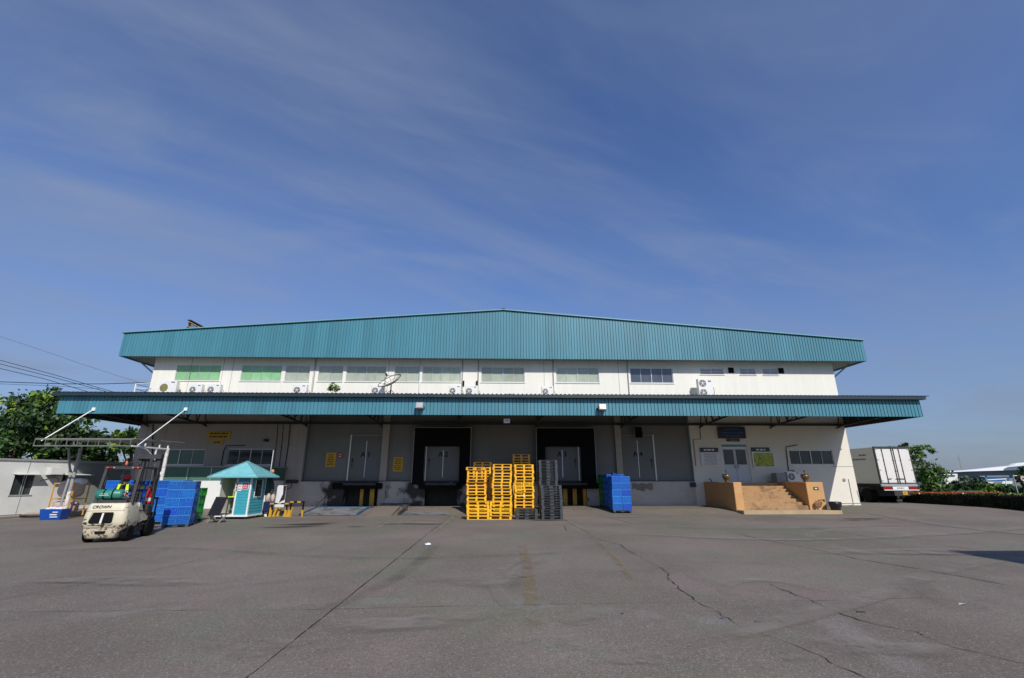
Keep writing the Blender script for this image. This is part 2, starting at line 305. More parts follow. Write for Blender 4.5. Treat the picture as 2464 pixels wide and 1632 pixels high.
    bp = nd(t, 'ShaderNodeBump'); bp.inputs['Strength'].default_value = .55; bp.inputs['Distance'].default_value = .012; L(noise(45, 5, .7), bp.inputs['Height']); L(bp.outputs[0], b.inputs['Normal'])
    return m
M['yard'] = ground_mat()

def soot_wall():       # dock base wall: tyre soot and peeled patches with a shape of their own
    m = mat('stained_dock_wall', (.52, .48, .43), .85, var=.12, vscale=.9, coord='World', dirt=(.24, .22, .20), dscale=1.3, dth=(.52, .75), damt=.6, bump=.3)
    t = m.node_tree; L = t.links.new; b = t.nodes['Principled BSDF']; old = b.inputs['Base Color'].links[0].from_socket
    P = nd(t, 'ShaderNodeNewGeometry').outputs['Position']; sx = nd(t, 'ShaderNodeSeparateXYZ'); L(P, sx.inputs[0])
    nz = nd(t, 'ShaderNodeTexNoise'); nz.inputs['Scale'].default_value = 1.6; nz.inputs['Detail'].default_value = 7; L(P, nz.inputs['Vector'])
    acc = None
    for cx, w in ((-9.3, 2.7), (-4.2, 2.6), (4.3, 1.9)):
        a = nd(t, 'ShaderNodeMath', operation='SUBTRACT'); L(sx.outputs[0], a.inputs[0]); a.inputs[1].default_value = cx
        c = nd(t, 'ShaderNodeMath', operation='ABSOLUTE'); L(a.outputs[0], c.inputs[0])
        d = nd(t, 'ShaderNodeMapRange'); d.inputs['From Min'].default_value = w; d.inputs['From Max'].default_value = w*.55; L(c.outputs[0], d.inputs['Value'])
        if acc is None: acc = d.outputs[0]
        else:
            e = nd(t, 'ShaderNodeMath', operation='MAXIMUM'); L(acc, e.inputs[0]); L(d.outputs[0], e.inputs[1]); acc = e.outputs[0]
    s = nd(t, 'ShaderNodeMath', operation='ADD'); L(acc, s.inputs[0]); n2 = nd(t, 'ShaderNodeMapRange'); n2.inputs['To Min'].default_value = -1.1; n2.inputs['To Max'].default_value = 1.1; L(nz.outputs['Fac'], n2.inputs['Value']); L(n2.outputs[0], s.inputs[1])
    r = nd(t, 'ShaderNodeMapRange'); r.inputs['From Min'].default_value = .45; r.inputs['From Max'].default_value = .9; r.inputs['To Max'].default_value = .94; L(s.outputs[0], r.inputs['Value'])
    x = nd(t, 'ShaderNodeMix', data_type='RGBA'); L(r.outputs[0], x.inputs['Factor']); L(old, x.inputs['A']); x.inputs['B'].default_value = (.02, .018, .016, 1); L(x.outputs['Result'], b.inputs['Base Color'])
    return m
M['sootwall'] = soot_wall()

# ---------------------------------------------------------------- generic pieces
def corr(mb, x0, x1, pitch, pt, zb, zt, rib=.030, groove=.020):
    """profiled sheet between x0..x1: pt(x, s, depth)->point, s 0 bottom 1 top"""
    n = max(1, int(round((x1-x0)/pitch))); p = (x1-x0)/n; xs = []
    for i in range(n):
        a = x0+i*p; xs += [(a, 0), (a+p-groove-.014, 0), (a+p-groove, rib), (a+p-.008, rib)]
    xs.append((x1, 0)); base = len(mb.v); vs = []; fs = []
    for x, d in xs: vs += [pt(x, 0, d), pt(x, 1, d)]
    save = mb.cur
    for i in range(len(xs)-1):
        mb.m.append(1 if (xs[i][1] > 0 and xs[i+1][1] > 0) or (xs[i][1] > 0) else 0)
        fs.append((2*i, 2*i+2, 2*i+3, 2*i+1))
    mb.v += [tuple(v) for v in vs]; mb.f += [tuple(k+base for k in f) for f in fs]
def holed_wall(mb, x0, x1, z0, z1, Y, holes, depth=.15):
    xs = sorted({x0, x1, *[h[0] for h in holes], *[h[1] for h in holes]}); zs = sorted({z0, z1, *[h[2] for h in holes], *[h[3] for h in holes]})
    for i in range(len(xs)-1):
        for j in range(len(zs)-1):
            cx = (xs[i]+xs[i+1])/2; cz = (zs[j]+zs[j+1])/2
            if any(h[0] < cx < h[1] and h[2] < cz < h[3] for h in holes): continue
            mb.poly([(xs[i], Y, zs[j]), (xs[i+1], Y, zs[j]), (xs[i+1], Y, zs[j+1]), (xs[i], Y, zs[j+1])])
    for a, b, c, d in holes:
        mb.poly([(a,Y,c),(a,Y,d),(a,Y+depth,d),(a,Y+depth,c)]); mb.poly([(b,Y,d),(b,Y,c),(b,Y+depth,c),(b,Y+depth,d)])
        mb.poly([(a,Y,d),(b,Y,d),(b,Y+depth,d),(a,Y+depth,d)]); mb.poly([(b,Y,c),(a,Y,c),(a,Y+depth,c),(b,Y+depth,c)])
def window(parent, off, x0, x1, z0, z1, Y, n, glass, name='window', fw=.05, sub=2, slats=0):
    f = MB(off); 
    f.box(x0, x1, Y+.06, Y+.12, z0, z0+fw); f.box(x0, x1, Y+.06, Y+.12, z1-fw, z1)
    for i in range(n+1):
        x = x0+(x1-x0)*i/n; w = fw if (i in (0, n) or (n > 2 and i == n//2)) else fw*.55
        a = x if i == 0 else (x-w if i == n else x-w/2); f.box(a, a+w, Y+.055, Y+.115, z0+fw, z1-fw)
    if slats:
        for k in range(1, slats): z = z0+(z1-z0)*k/slats; f.box(x0+fw, x1-fw, Y+.07, Y+.10, z-.02, z+.02)
    w = f.build(name, M['alu'], parent)
    for i in range(n):
        g = MB(off); a = x0+(x1-x0)*i/n; b = x0+(x1-x0)*(i+1)/n; dy = .012 if i % 2 else 0
        g.box(a+.01, b-.01, Y+.095+dy, Y+.103+dy, z0+.01, z1-.01); g.build('pane', glass, w)
    return w
def bars_text(mb, x0, x1, z0, z1, Y, rows, seed=1):    # unreadable lettering, kept as broken strokes
    rr = random.Random(seed); h = (z1-z0)/rows
    for k in range(rows):
        z = z1-(k+.5)*h; L_ = rr.uniform(.55, 1.)*(x1-x0); x = (x0+x1)/2-L_/2; e = x+L_
        while x < e:
            w = rr.uniform(.3, 1.)*h*1.2; w = min(w, e-x); mb.box(x, x+w, Y-.004, Y, z-h*.22, z+h*.22); x += w+h*.25
SUN_E, SKY_S, TINT, CLOUD, EXPO, CLA, CLB = 3.85, .115, (.72, .85, 1.15), (2.4, 2.85, 3.85), 0.06, -26, -16
# ================================================================= SETTING
LAY = [0]
def nextdz():
    LAY[0] += 1; return .004+.0005*LAY[0]
def strip(name, pts, w, mat_, dz=None, jag=0., px=True, label=None):
    dz = nextdz()
    P = [at_g(*p) if px else Vector((p[0], p[1], 0)) for p in pts]; Q = [P[0]]
    for a, b in zip(P, P[1:]):
        n = max(1, int((b-a).length/(.12 if jag > .01 else .35)))
        for i in range(1, n+1): Q.append(a.lerp(b, i/n))
    rr = random.Random(len(pts)*7+int(pts[0][0])); mb = MB(); vs = []
    for i, q in enumerate(Q):
        d = (Q[min(i+1, len(Q)-1)]-Q[max(0, i-1)]); d.z = 0; d.normalize(); n = Vector((-d.y, d.x, 0)); j = n*rr.uniform(-jag, jag)
        ww = w*(rr.uniform(.2, 1.6) if jag else 1); ww *= .45+.9*abs(math.sin(i*.071+w*50)) if jag > .01 else 1
        for s in (-1, 1):
            v = q+j+n*(s*ww/2); vs.append((v.x, v.y, gz(v.x, v.y)+dz))
    mb.add(vs, [(2*i, 2*i+1, 2*i+3, 2*i+2) for i in range(len(Q)-1)])
    o = mb.build(name, mat_); a = o.data.attributes.new('edge', 'FLOAT', 'POINT'); a.data.foreach_set('value', [1.]*len(mb.v)); return tag(o, kind='structure', label=label)
def blob(name, c, rx, ry, mat_, dz=None, seed=0, ang=0.):
    dz = nextdz()
    rr = random.Random(seed); mb = MB(); n = 26; vs = []
    ph = [rr.uniform(0, 6.28) for _ in range(5)]
    for i in range(n):
        a = 6.283*i/n; k = 1+.22*math.sin(2*a+ph[0])+.16*math.sin(3*a+ph[1])+.12*math.sin(5*a+ph[2])+.08*math.sin(8*a+ph[3])
        x = rx*k*math.cos(a); y = ry*k*math.sin(a); x, y = x*math.cos(ang)-y*math.sin(ang), x*math.sin(ang)+y*math.cos(ang)
        x += c[0]; y += c[1]; vs.append((x, y, gz(x, y)+dz))
    mb.poly(vs); return tag(mb.build(name, mat_), kind='structure')

def build_ground():
    xs = [-2500, -400, -120, -60]+[x*1.0 for x in range(-45, 61)]+[90, 200, 600, 2500]
    ys = [-300, -60, -20]+[y*.5 for y in range(-12, 96)]+[60, 90, 160, 400, 1200, 3500]
    mb = MB(); vs = [(x, y, gz(x, y)-.03) for y in ys for x in xs]; n = len(xs)
    mb.add(vs, [(j*n+i, j*n+i+1, (j+1)*n+i+1, (j+1)*n+i) for j in range(len(ys)-1) for i in range(n-1)])
    tag(mb.build('ground', M['grass'], smooth=True), kind='structure')
    xs = [-45+x*.75 for x in range(0, 101)]; ys = [-8+y*.25 for y in range(0, 205)]
    xs = [x for x in xs if x < 30.0]+[30.0]
    mb = MB(); vs = [(x, y, gz(x, y)) for y in ys for x in xs]; n = len(xs)
    mb.add(vs, [(j*n+i, j*n+i+1, (j+1)*n+i+1, (j+1)*n+i) for j in range(len(ys)-1) for i in range(n-1)])
    tag(mb.build('yard_pavement', M['yard'], smooth=True), kind='structure')
    k = M['crackbreak']
    strip('pavement_joint', [(560, 1660), (593, 1632), (832, 1442), (1051, 1268), (1085, 1240)], .022, k, jag=.006)
    strip('pavement_joint', [(-80, 1460), (0, 1444), (375, 1372), (484, 1346)], .014, k, jag=.006)
    strip('pavement_joint', [(-60, 1474), (364, 1470), (728, 1468), (1232, 1456), (1674, 1450), (1981, 1446), (2220, 1439)], .008, k, jag=.004)
    strip('pavement_joint', [(1779, 1286), (1856, 1304), (1960, 1322), (2065, 1346), (2220, 1371), (2464, 1416), (2560, 1432)], .022, k, jag=.015)
    strip('pavement_joint', [(1789, 1247), (1908, 1265), (2116, 1296), (2300, 1317), (2500, 1345)], .02, k, jag=.01)
    strip('pavement_joint', [(2106, 1249), (2464, 1272)], .02, k, jag=.01)
    strip('pavement_crack', [(1232+x/1.922, 1200+y/1.922) for x, y in ((240,120),(250,150),(350,175),(460,205),(500,215),(540,245),(620,285),(720,340),(725,375),(790,430),(870,485),(940,520),(1040,580),(1130,620),(1250,660),(1370,705),(1480,760),(1620,825),(1720,880))], .016, k, jag=.035)
    strip('pavement_crack', [(1232+x/1.922, 1200+y/1.922) for x, y in ((1190,395),(1300,440),(1400,480),(1540,540),(1650,575),(1870,620),(2050,690),(2180,720),(2350,760),(2450,790))], .016, k, jag=.03)
    strip('pavement_joint', [(860, 1254.5), (960, 1254), (1075, 1253)], .05, k, jag=.02)
    y = M['yelfade']
    for a in ([(1058,1273),(1075,1259),(1094,1244)], [(900,1275),(941,1254)], [(1357,1248),(1380,1261),(1408,1275)], [(1425,1228),(1438,1236),(1480,1248),(1530,1262)]): strip('yellow_line', a, .12, y, dz=.004)
    pass
    pass
    o = M['oil']
    for i, (p, a, b, g) in enumerate((((742,1262),.9,.20,.1),((702,1268),.6,.12,.2),((855,1268),.3,.08,0),((2075,1248),.8,.2,0),((1895,1496),.12,.03,.2))):
        c = at_g(*p); blob('oil_stain', (c.x, c.y), a, b, o, seed=i, ang=g)
build_ground()
def soft_strip(name, pts, w, mt, dz=None):
    dz = nextdz()
    P = [at_g(*p) for p in pts]; Q = [P[0]]
    for i in range(len(P)-1):
        p0 = P[max(0, i-1)]; p1 = P[i]; p2 = P[i+1]; p3 = P[min(len(P)-1, i+2)]; n = max(2, int((p2-p1).length/.3))
        for k in range(1, n+1):
            u = k/n; Q.append(.5*((2*p1)+(p2-p0)*u+(2*p0-5*p1+4*p2-p3)*u*u+(3*p1-p0-3*p2+p3)*u**3))
    m = MB(); vs = []; at = []; N = len(Q)
    for i, q in enumerate(Q):
        d = Q[min(i+1, N-1)]-Q[max(0, i-1)]; d.z = 0; d.normalize(); n = Vector((-d.y, d.x, 0)); e = min(1, i/4, (N-1-i)/4)
        for s, a in ((-.5, 0), (-.28, 1), (.28, 1), (.5, 0)): v = q+n*(s*w); vs.append((v.x, v.y, gz(v.x, v.y)+dz)); at.append(a*e)
    m.add(vs, [(4*i+j, 4*i+j+1, 4*i+j+5, 4*i+j+4) for i in range(N-1) for j in range(3)]); o = m.build(name, M[mt]); a = o.data.attributes.new('edge', 'FLOAT', 'POINT'); a.data.foreach_set('value', at); return tag(o, kind='structure')
def soft_blob(name, px, rx, ry, mt, seed=0, ang=0., dz=None):
    dz = nextdz()
    rr = random.Random(seed); c = at_g(*px); n = 24; vs = [(c.x, c.y, gz(c.x, c.y)+dz)]; at = [1.]
    ph = [rr.uniform(0, 6.28) for _ in range(4)]
    for ring, a_ in ((.55, 1.), (1., 0.)):
        for i in range(n):
            a = 6.283*i/n; k = ring*(1+.25*math.sin(2*a+ph[0])+.18*math.sin(3*a+ph[1])+.1*math.sin(5*a+ph[2])); x = rx*k*math.cos(a); y = ry*k*math.sin(a); x, y = x*math.cos(ang)-y*math.sin(ang)+c.x, x*math.sin(ang)+y*math.cos(ang)+c.y; vs.append((x, y, gz(x, y)+dz)); at.append(a_)
    m = MB(); m.add(vs, [(0, 1+i, 1+(i+1) % n) for i in range(n)]+[(1+i, 1+n+i, 1+n+(i+1) % n, 1+(i+1) % n) for i in range(n)]); o = m.build(name, M[mt]); a = o.data.attributes.new('edge', 'FLOAT', 'POINT'); a.data.foreach_set('value', at); return tag(o, kind='structure')
for pts, w, mt in (([(1700,1545),(1882,1495),(2050,1450),(2200,1398),(2300,1368),(2420,1345)], .55, 'tyrepale'), ([(1640,1560),(1840,1512),(2010,1470),(2190,1420)], .30, 'tyrepale'), ([(1990,1428),(1880,1402),(1800,1398),(1752,1408),(1745,1425),(1790,1437)], .35, 'tyrepale'), ([(2205,1392),(2235,1425),(2270,1450),(2330,1475)], .45, 'tyredark'), ([(2150,1400),(2205,1430),(2250,1465)], .3, 'tyredark'),
                   ([(1300,1335),(1225,1360),(1197,1400),(1205,1440),(1255,1480)], .35, 'tyrepale'), ([(1330,1345),(1262,1372),(1240,1405),(1250,1440)], .3, 'tyredark'), ([(60,1330),(400,1320),(900,1345),(1400,1330)], .5, 'tyredark'), ([(1500,1285),(1900,1300),(2300,1285),(2560,1262)], .6, 'tyrepale'), ([(1450,1262),(1800,1275),(2200,1265)], .5, 'tyredark'), ([(700,1500),(900,1420),(1000,1360),(1050,1310)], .4, 'tyredark'), ([(2100,1235),(2250,1262),(2500,1290)], .8, 'tyrepale')):
    soft_strip('tyre_mark', pts, w, mt)
soft_strip('yellow_line', [(1255,1310),(1268,1360),(1276,1420),(1284,1470),(1298,1545)], .30, 'wornyellow'); soft_strip('yellow_line', [(1640,1534),(1780,1532),(1920,1534)], .30, 'wornyellow'); soft_strip('yellow_line', [(1405,1273),(1480,1345),(1520,1400)], .2, 'wornyellow'); soft_strip('yellow_line', [(1040,1290),(1100,1240)], .2, 'wornyellow'); soft_strip('yellow_line', [(2060,1510),(2160,1520)], .25, 'wornyellow')
for i, (p, a, b, g_, mt) in enumerate((((745,1262),1.5,.5,.15,'stainsoft'),((700,1269),1.2,.35,.25,'stainsoft'),((1365,1495),.55,.3,0,'palepatch'),((1550,1592),.5,.22,0,'palepatch'),((1880,1600),.45,.2,.3,'palepatch'),((1330,1550),.5,.25,0,'palepatch'),((1160,1395),1.4,.6,0,'tyrepale'),((640,1560),.8,.5,0,'palepatch'),((1000,1500),1.1,.5,.2,'tyrepale'),((2100,1560),.8,.4,0,'tyrepale'),((1320,1253),1.2,.35,0,'stainsoft'),((990,1262),1.6,.3,0,'stainsoft'),((300,1400),1.6,.5,0,'tyrepale'),((2200,1330),2.0,.8,0,'tyrepale'),((1500,1245),1.3,.4,0,'tyrepale'),((2060,1252),1.4,.3,0,'stainsoft'))):
    soft_blob('ground_stain', p, a, b, mt, i, g_)

# ================================================================= WAREHOUSE
YW, XL, XR, YU = 32.0, -24.02, 24.18, 31.1
ZD = 1.52; ZCB = 5.08; YC = 25.8
BO = (0, 32, 0)
bld = empty('warehouse', BO, label='long white two storey warehouse with teal ribbed gable fascia and loading docks', cat='warehouse')
def wx(px, py=1110): return at_y(px, py, YW).x
def wz(px, py, Y=YW): return at_y(px, py, Y).z
UZ0, UZ1 = 8.2, 9.31
UP = [(422,530,4,'blindgreen'),(580,677,4,'blindgreen'),(686,745,2,'blind'),(766,825,2,'blind'),(833,929,4,'blind'),(949,1009,2,'blind'),(1016,1109,4,'blind'),(1158,1262,4,'blind'),(1338,1441,4,'blind'),(1516,1619,4,'blindblue')]
holes = []; wins = []
for a, b, n, g in UP: wins.append((wx(a, 900), wx(b, 900), UZ0, UZ1, n, g, 0))
zs0, zs1 = wz(1700, 901), wz(1700, 886)
for a, b in ((1684.5,1741),(1780,1818),(1835,1872)): wins.append((wx(a, 893), wx(b, 893), zs0, zs1, 2, 'blindblue', 4))
wins.append((wx(398,1100), wx(493,1100), wz(450,1119), wz(450,1081), 3, 'glassg', 0))
wins.append((wx(546,1100), wx(656,1100), wz(600,1119), wz(600,1080), 4, 'glassd', 0))
wins.append((wx(1900,1100), wx(2005,1100), wz(1950,1118.5), wz(1950,1083), 4, 'glassd', 0))
for w in wins: holes.append(w[:4])
vents = [(wx(1753,890), wx(1764,890), wz(1758,897), wz(1758,886)), (wx(1873.5,890), wx(1884,890), wz(1878,898), wz(1878,887))]
DX0, DX1 = wx(1741-1000, 1020)-.0, 13.15
ent = (wx(1739,1110), wx(1803,1110), ZD, wz(1770,1067)); holes_low = holes+[ent]
dock = (DX0, DX1, ZD, 5.9)
pits = [(wx(826,1190), wx(908,1190), .0, 1.25), (wx(1022,1190), wx(1100,1190), .0, 1.25), (wx(1330,1190), wx(1413,1190), .0, 1.25)]
def in_low(h): return h[3] < 6.0
up = MB(BO); holed_wall(up, XL, XR, 5.9, 10.35, YW, [h for h in holes+vents if not in_low(h)])
up.box(XL, XL+.01, YW+.002, 78, -.5, 10.3); up.box(XR-.01, XR, YW+.002, 78, -.5, 10.3); up.build('upper_wall', M['wall'], bld)
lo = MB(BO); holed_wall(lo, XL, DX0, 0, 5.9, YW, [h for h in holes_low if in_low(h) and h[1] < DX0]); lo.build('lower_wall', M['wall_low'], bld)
lo = MB(BO); holed_wall(lo, DX1, XR, 0, 5.9, YW, [h for h in holes_low if in_low(h) and h[0] > DX1]); lo.build('lower_wall', M['wall_right'], bld)
bw = MB(BO); holed_wall(bw, DX0, DX1, -.4, ZD, YW, pits, depth=1.0); bw.build('dock_base_wall', M['sootwall'], bld)
bw = MB(BO); bw.box(DX0, DX1, YW-.02, YW+.3, ZD, ZD+.05); bw.build('dock_edge', M['steel'], bld)
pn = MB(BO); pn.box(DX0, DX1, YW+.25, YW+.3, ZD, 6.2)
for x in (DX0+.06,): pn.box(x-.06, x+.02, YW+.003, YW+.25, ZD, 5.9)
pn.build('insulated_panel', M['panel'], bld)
jn = MB(BO)
x = DX0+.4
while x < DX1-.2: jn.box(x-.008, x+.008, YW+.243, YW+.252, ZD+.05, 5.9); x += 1.16
jn.build('panel_joint', M['joint'], bld)
for a, b in ((911.5, 928.5), (1486.5, 1502)):
    m = MB(BO); m.cbox(wx(a,1160), wx(b,1160), YW-.02, YW+.26, -.3, 5.95, .015); m.build('column', mat('column_paint_%d' % a, (.40, .36, .31), .8, var=.12, dirt=(.3,.28,.25), dscale=1.2, coord='World'), bld)
for w in wins: window(bld, BO, w[0], w[1], w[2], w[3], YW, w[4], M[w[5]], slats=w[6])
for w in wins:
    m = MB(BO)
    m.box(w[0]-.05, w[1]+.05, YW-.05, YW+.04, w[2]-.06, w[2]-.003)
    m.build('window_sill', M['wall'] if w[2] > 6 else M['wall_right'], bld)
for v in vents:
    m = MB(BO); m.box(v[0]-.03, v[1]+.03, YW-.04, YW+.1, v[2]-.03, v[3]+.03); m.build('vent', M['black'], bld)
# joints and pipes on the upper wall
m = MB(BO)
for px in (458,535.7,558.6,754.6,934.7,1010,1309,1488):
    X = wx(px, 895); m.box(X-.012, X+.012, YW-.004, YW+.01, 6.3, 10.2)
for X in (XL+1.8,): m.box(X-.01, X+.01, YW-.004, YW+.01, 0, 5.6)
m.box(XL, XR, YW-.003, YW+.01, wz(2040,1123)-.015, wz(2040,1123)+.015) if False else None
zz = wz(2040,1123); m.box(wx(2000,1123), XR, YW-.004, YW+.01, zz-.015, zz+.015)
m.build('wall_joint', M['joint'], bld)
for px in (1113, 1151, 1331, 1510, 758):
    X = wx(px, 895); m = MB(BO); m.tube([(X, YW-.05, 6.4), (X, YW-.05, 10.3)], .035, 8); m.build('downpipe', M['steelpaint'], bld, True)
for px in (1115.5, 1147.5):
    X = wx(px, 922); m = MB(BO); m.box(X-.05, X+.05, YW-.12, YW-.0, wz(1115,929), wz(1115,917)); m.build('pipe_clamp', M['black'], bld)
m = MB(BO)      # thin wall lines at the bright right corner
def path(mb, pts, r, Y): mb.tube([at_y(x, y, Y) for x, y in pts], r, 6)
path(m, [(2041.5,1153),(2054,1215),(2030,1217)], .018, YW-.02); path(m, [(1993,1212),(2071,1211),(2062,1180)], .014, YW-.02); m.build('wall_conduit', M['joint'], bld)
m = MB(BO); c = at_y(2031.5,1155,YW-.02); m.lathe([(.09,-.03),(.11,0),(.09,.02)], (c.x, YW-.03, c.z), 14, 'y'); m.build('wall_lamp', M['steelpaint'], bld, True)
for pts, r in (([(1918,1071),(1891,1076),(1893,1092),(1897.5,1133),(1909,1132),(1916,1146)], .03), ([(1683.5,1025),(1686.5,1057),(1668,1058),(1673.5,1112),(1674,1121)], .02), ([(590,1071.5),(544,1073),(538,1085),(532,1120)], .03), ([(669,1022),(666,1056),(660,1110),(650,1150)], .02), ([(682,1022),(679,1060),(672,1120),(668,1150)], .02), ([(698,1022),(694,1070),(685,1130),(680,1165)], .03), ([(368,1022),(366,1100)], .03)):
    m = MB(BO); path(m, pts, r, YW-.04); m.build('wall_pipe', M['steel'], bld, True)
for (px, py, w, h) in ((702.5,1159,.75,.22),(1668,1166.5,.36,.30)):
    c = at_y(px, py, YW-.1); m = MB(BO); m.cbox(c.x-w/2, c.x+w/2, YW-.14, YW-.005, c.z-h/2, c.z+h/2, .02); m.build('wall_socket_box', M['steel'], bld)
m = MB(BO); path(m, [(703,1164),(700,1174),(690,1178)], .02, YW-.03); path(m, [(1671,1169),(1680,1169)], .012, YW-.03); m.build('cable', M['steel'], bld)
m = MB(BO); c = at_y(641,1060,YW-.1); m.cbox(c.x-.12, c.x+.12, YW-.3, YW-.01, c.z-.08, c.z+.10, .03); m.build('wall_camera', M['steel'], bld)

# dock doors
def dock_door(px0, px1, ztop, rail, letters, lpx, YD=YW+.2):
    x0, x1 = wx(px0,1150), wx(px1,1150); xm = (x0+x1)/2
    d = MB(BO); d.box(x0, x1, YD-.0, YD+.048, ZD+.05, ztop); o = d.build('dock_door', M['door'], bld)
    d = MB(BO); d.box(xm-.022, xm+.022, YD-.02, YD-.001, ZD+.25, ztop-.35); d.build('centre_strip', M['alu'], o)
    d = MB(BO); d.box(x0-.04, x1+.04, YD-.02, YD+.04, ztop+.002, ztop+.07); d.build('header', M['steelpaint'], o)
    xr = x0-.10 if rail < 0 else x1+.02
    d = MB(BO); d.box(xr, xr+.085, YD-.08, YD+.04, ZD+.05, ztop+.06); d.build('door_rail', M['white'], o)
    d = MB(BO); xh = x0+.16 if rail < 0 else x1-.16; d.cbox(xh-.05, xh+.05, YD-.09, YD-.002, ZD+1.25, ZD+1.45, .015); d.bar((xh, YD-.05, ZD+1.2), (xh, YD-.05, ZD+.9), .03); d.build('handle', M['steel'], o)
    if letters: text_mesh(letters[0], .46, 'lettering', M['ink'], o, (xm-.19-BO[0], YD-.012-BO[1], lpx), depth=.003, bold=.014); text_mesh(letters[1], .46, 'lettering', M['ink'], o, (xm+.20-BO[0], YD-.012-BO[1], lpx), depth=.003, bold=.014)
    return o
zt = wz(870,1048); dock_door(836, 911, zt, -1, 'A1', wz(870,1094))
dock_door(1024, 1103, wz(1060,1070), -1, 'A2', wz(1060,1093.5))
dock_door(1318, 1393, wz(1350,1070), 1, 'A3', wz(1350,1093))
dock_door(1504, 1579, wz(1540,1048), 1, 'A4', wz(1532,1093))
# dock shelters
for a, b, ia, ib in ((992.7,1130.5,1018,1106),(1291.4,1433,1312,1400)):
    X0, X1, x0, x1 = wx(a,1160)+.02, wx(b,1160), wx(ia,1130), wx(ib,1130); zt = wz(1060,1031); zi = wz(1060,1074); zb = wz(1060,1166)
    m = MB(BO); m.box(X0, x0, YW-.35, YW+.19, zb, zt); m.box(x1, X1, YW-.35, YW+.19, zb, zt); m.box(x0, x1, YW-.33, YW+.19, zi, zt); s = m.build('dock_shelter', M['black'], bld)
    m = MB(BO); m.box(X0-.05, X0-.003, YW-.38, YW-.1, zb+.1, zt); m.box(X1+.003, X1+.05, YW-.38, YW-.1, zb+.1, zt); m.box(X0-.05, X1+.05, YW-.38, YW-.1, zt+.002, zt+.04); m.build('shelter_frame', M['steelpaint'], s)
# bumpers, levellers, pits
for i, (p, ea, eb) in enumerate(((pits[0],803,921),(pits[1],1010,1112),(pits[2],1312,1440))):
    m = MB(BO); m.cbox(wx(ea,1165), wx(eb,1165), YW-.30, YW-.024, 1.06, 1.42, .03); m.build('dock_bumper', M['black'], bld)
    m = MB(BO); m.cbox(p[0]+.05, p[1]-.05, YW-.5, YW-.305, 1.28, 1.44, .02); m.build('dock_leveller', M['steel'], bld)
    m = MB(BO); m.box(p[0], p[1], YW+.98, YW+1.0, -.3, 1.3); m.build('pit_back', M['soot'], bld)
    cols = {0: (862,870,886,897,907.5,915), 1: (), 2: (1357,1367,1380,1390,1404,1412)}[i]
    for a, b in zip(cols[::2], cols[1::2]):
        m = MB(BO); m.box(wx(a,1200), wx(b,1200), YW+.03 if a > 900 and i == 0 or a > 1400 else YW+.3, YW+.42, -.25, 1.24)
        m.build('striped_guard_post', M['yel'], bld)
m = MB(BO); a, b = wx(1514,1170), wx(1585,1170)    # spalled patch under A4
for k in range(5): m.cbox(a+.2+k*.27, a+.5+k*.27, YW-.025, YW+.0, 1.05-.08*(k % 3), 1.40-.05*(k % 2), .01)
m.build('spalled_patch', M['concrete'], bld)

# upper gable fascia and roof
e0, e1 = at_y(296,803,YU), at_y(2077,821,YU); rd = at_y(1211,748,YU)
ux0, ux1 = at_y(285,856,YU).x, at_y(2086,870,YU).x; uzb = (at_y(285,856,YU).z+at_y(2086,870,YU).z)/2
def topz(x): return e0.z+(rd.z-e0.z)*(x-ux0)/(rd.x-ux0) if x < rd.x else rd.z+(e1.z-rd.z)*(x-rd.x)/(ux1-rd.x)
m = MB(BO); corr(m, ux0, ux1, .2, lambda x, s, d: (x, YU+d, uzb if s == 0 else topz(x)), 0, 0); m.box(ux0, ux0+.03, YU+.01, 78, uzb, e0.z); m.box(ux1-.03, ux1, YU+.01, 78, uzb, e1.z); m.build('gable_fascia', [M['teal'], M['tealdark']], bld)
m = MB(BO)
for (xa, za), (xb, zb) in ((((ux0-.12), e0.z), (rd.x, rd.z)), ((rd.x, rd.z), (ux1+.12, e1.z))):
    m.add([(xa, YU-.12, za+.03), (xb, YU-.12, zb+.03), (xb, 78, zb+.03), (xa, 78, za+.03), (xa, YU-.12, za+.10), (xb, YU-.12, zb+.10), (xb, 78, zb+.10), (xa, 78, za+.10)], [(0,3,2,1),(4,5,6,7),(0,1,5,4),(1,2,6,5),(2,3,7,6),(3,0,4,7)])
m.build('roof', M['flash'], bld)
m = MB(BO); m.box(rd.x-.14, rd.x+.14, YU-.14, 78, rd.z+.10, rd.z+.14); m.build('ridge_cap', M['steel'], bld)
m = MB(BO); m.box(ux0+.03, ux1-.03, YU+.06, YW-.002, uzb+.12, uzb+.15); m.box(ux0+.03, XL-.02, YW, 78, uzb+.12, uzb+.15); m.box(XR+.02, ux1-.03, YW, 78, uzb+.12, uzb+.15); m.build('soffit', M['steelpaint'], bld)
m = MB(BO)
for k in range(8):
    y = 32.4+k*6
    m.bar((XR+.02, y, 8.6), (ux1-.3, y, uzb+.1), .08); m.bar((XL-.02, y, 8.6), (ux0+.3, y, uzb+.1), .08)
m.build('eaves_bracket', M['steelpaint'], bld)
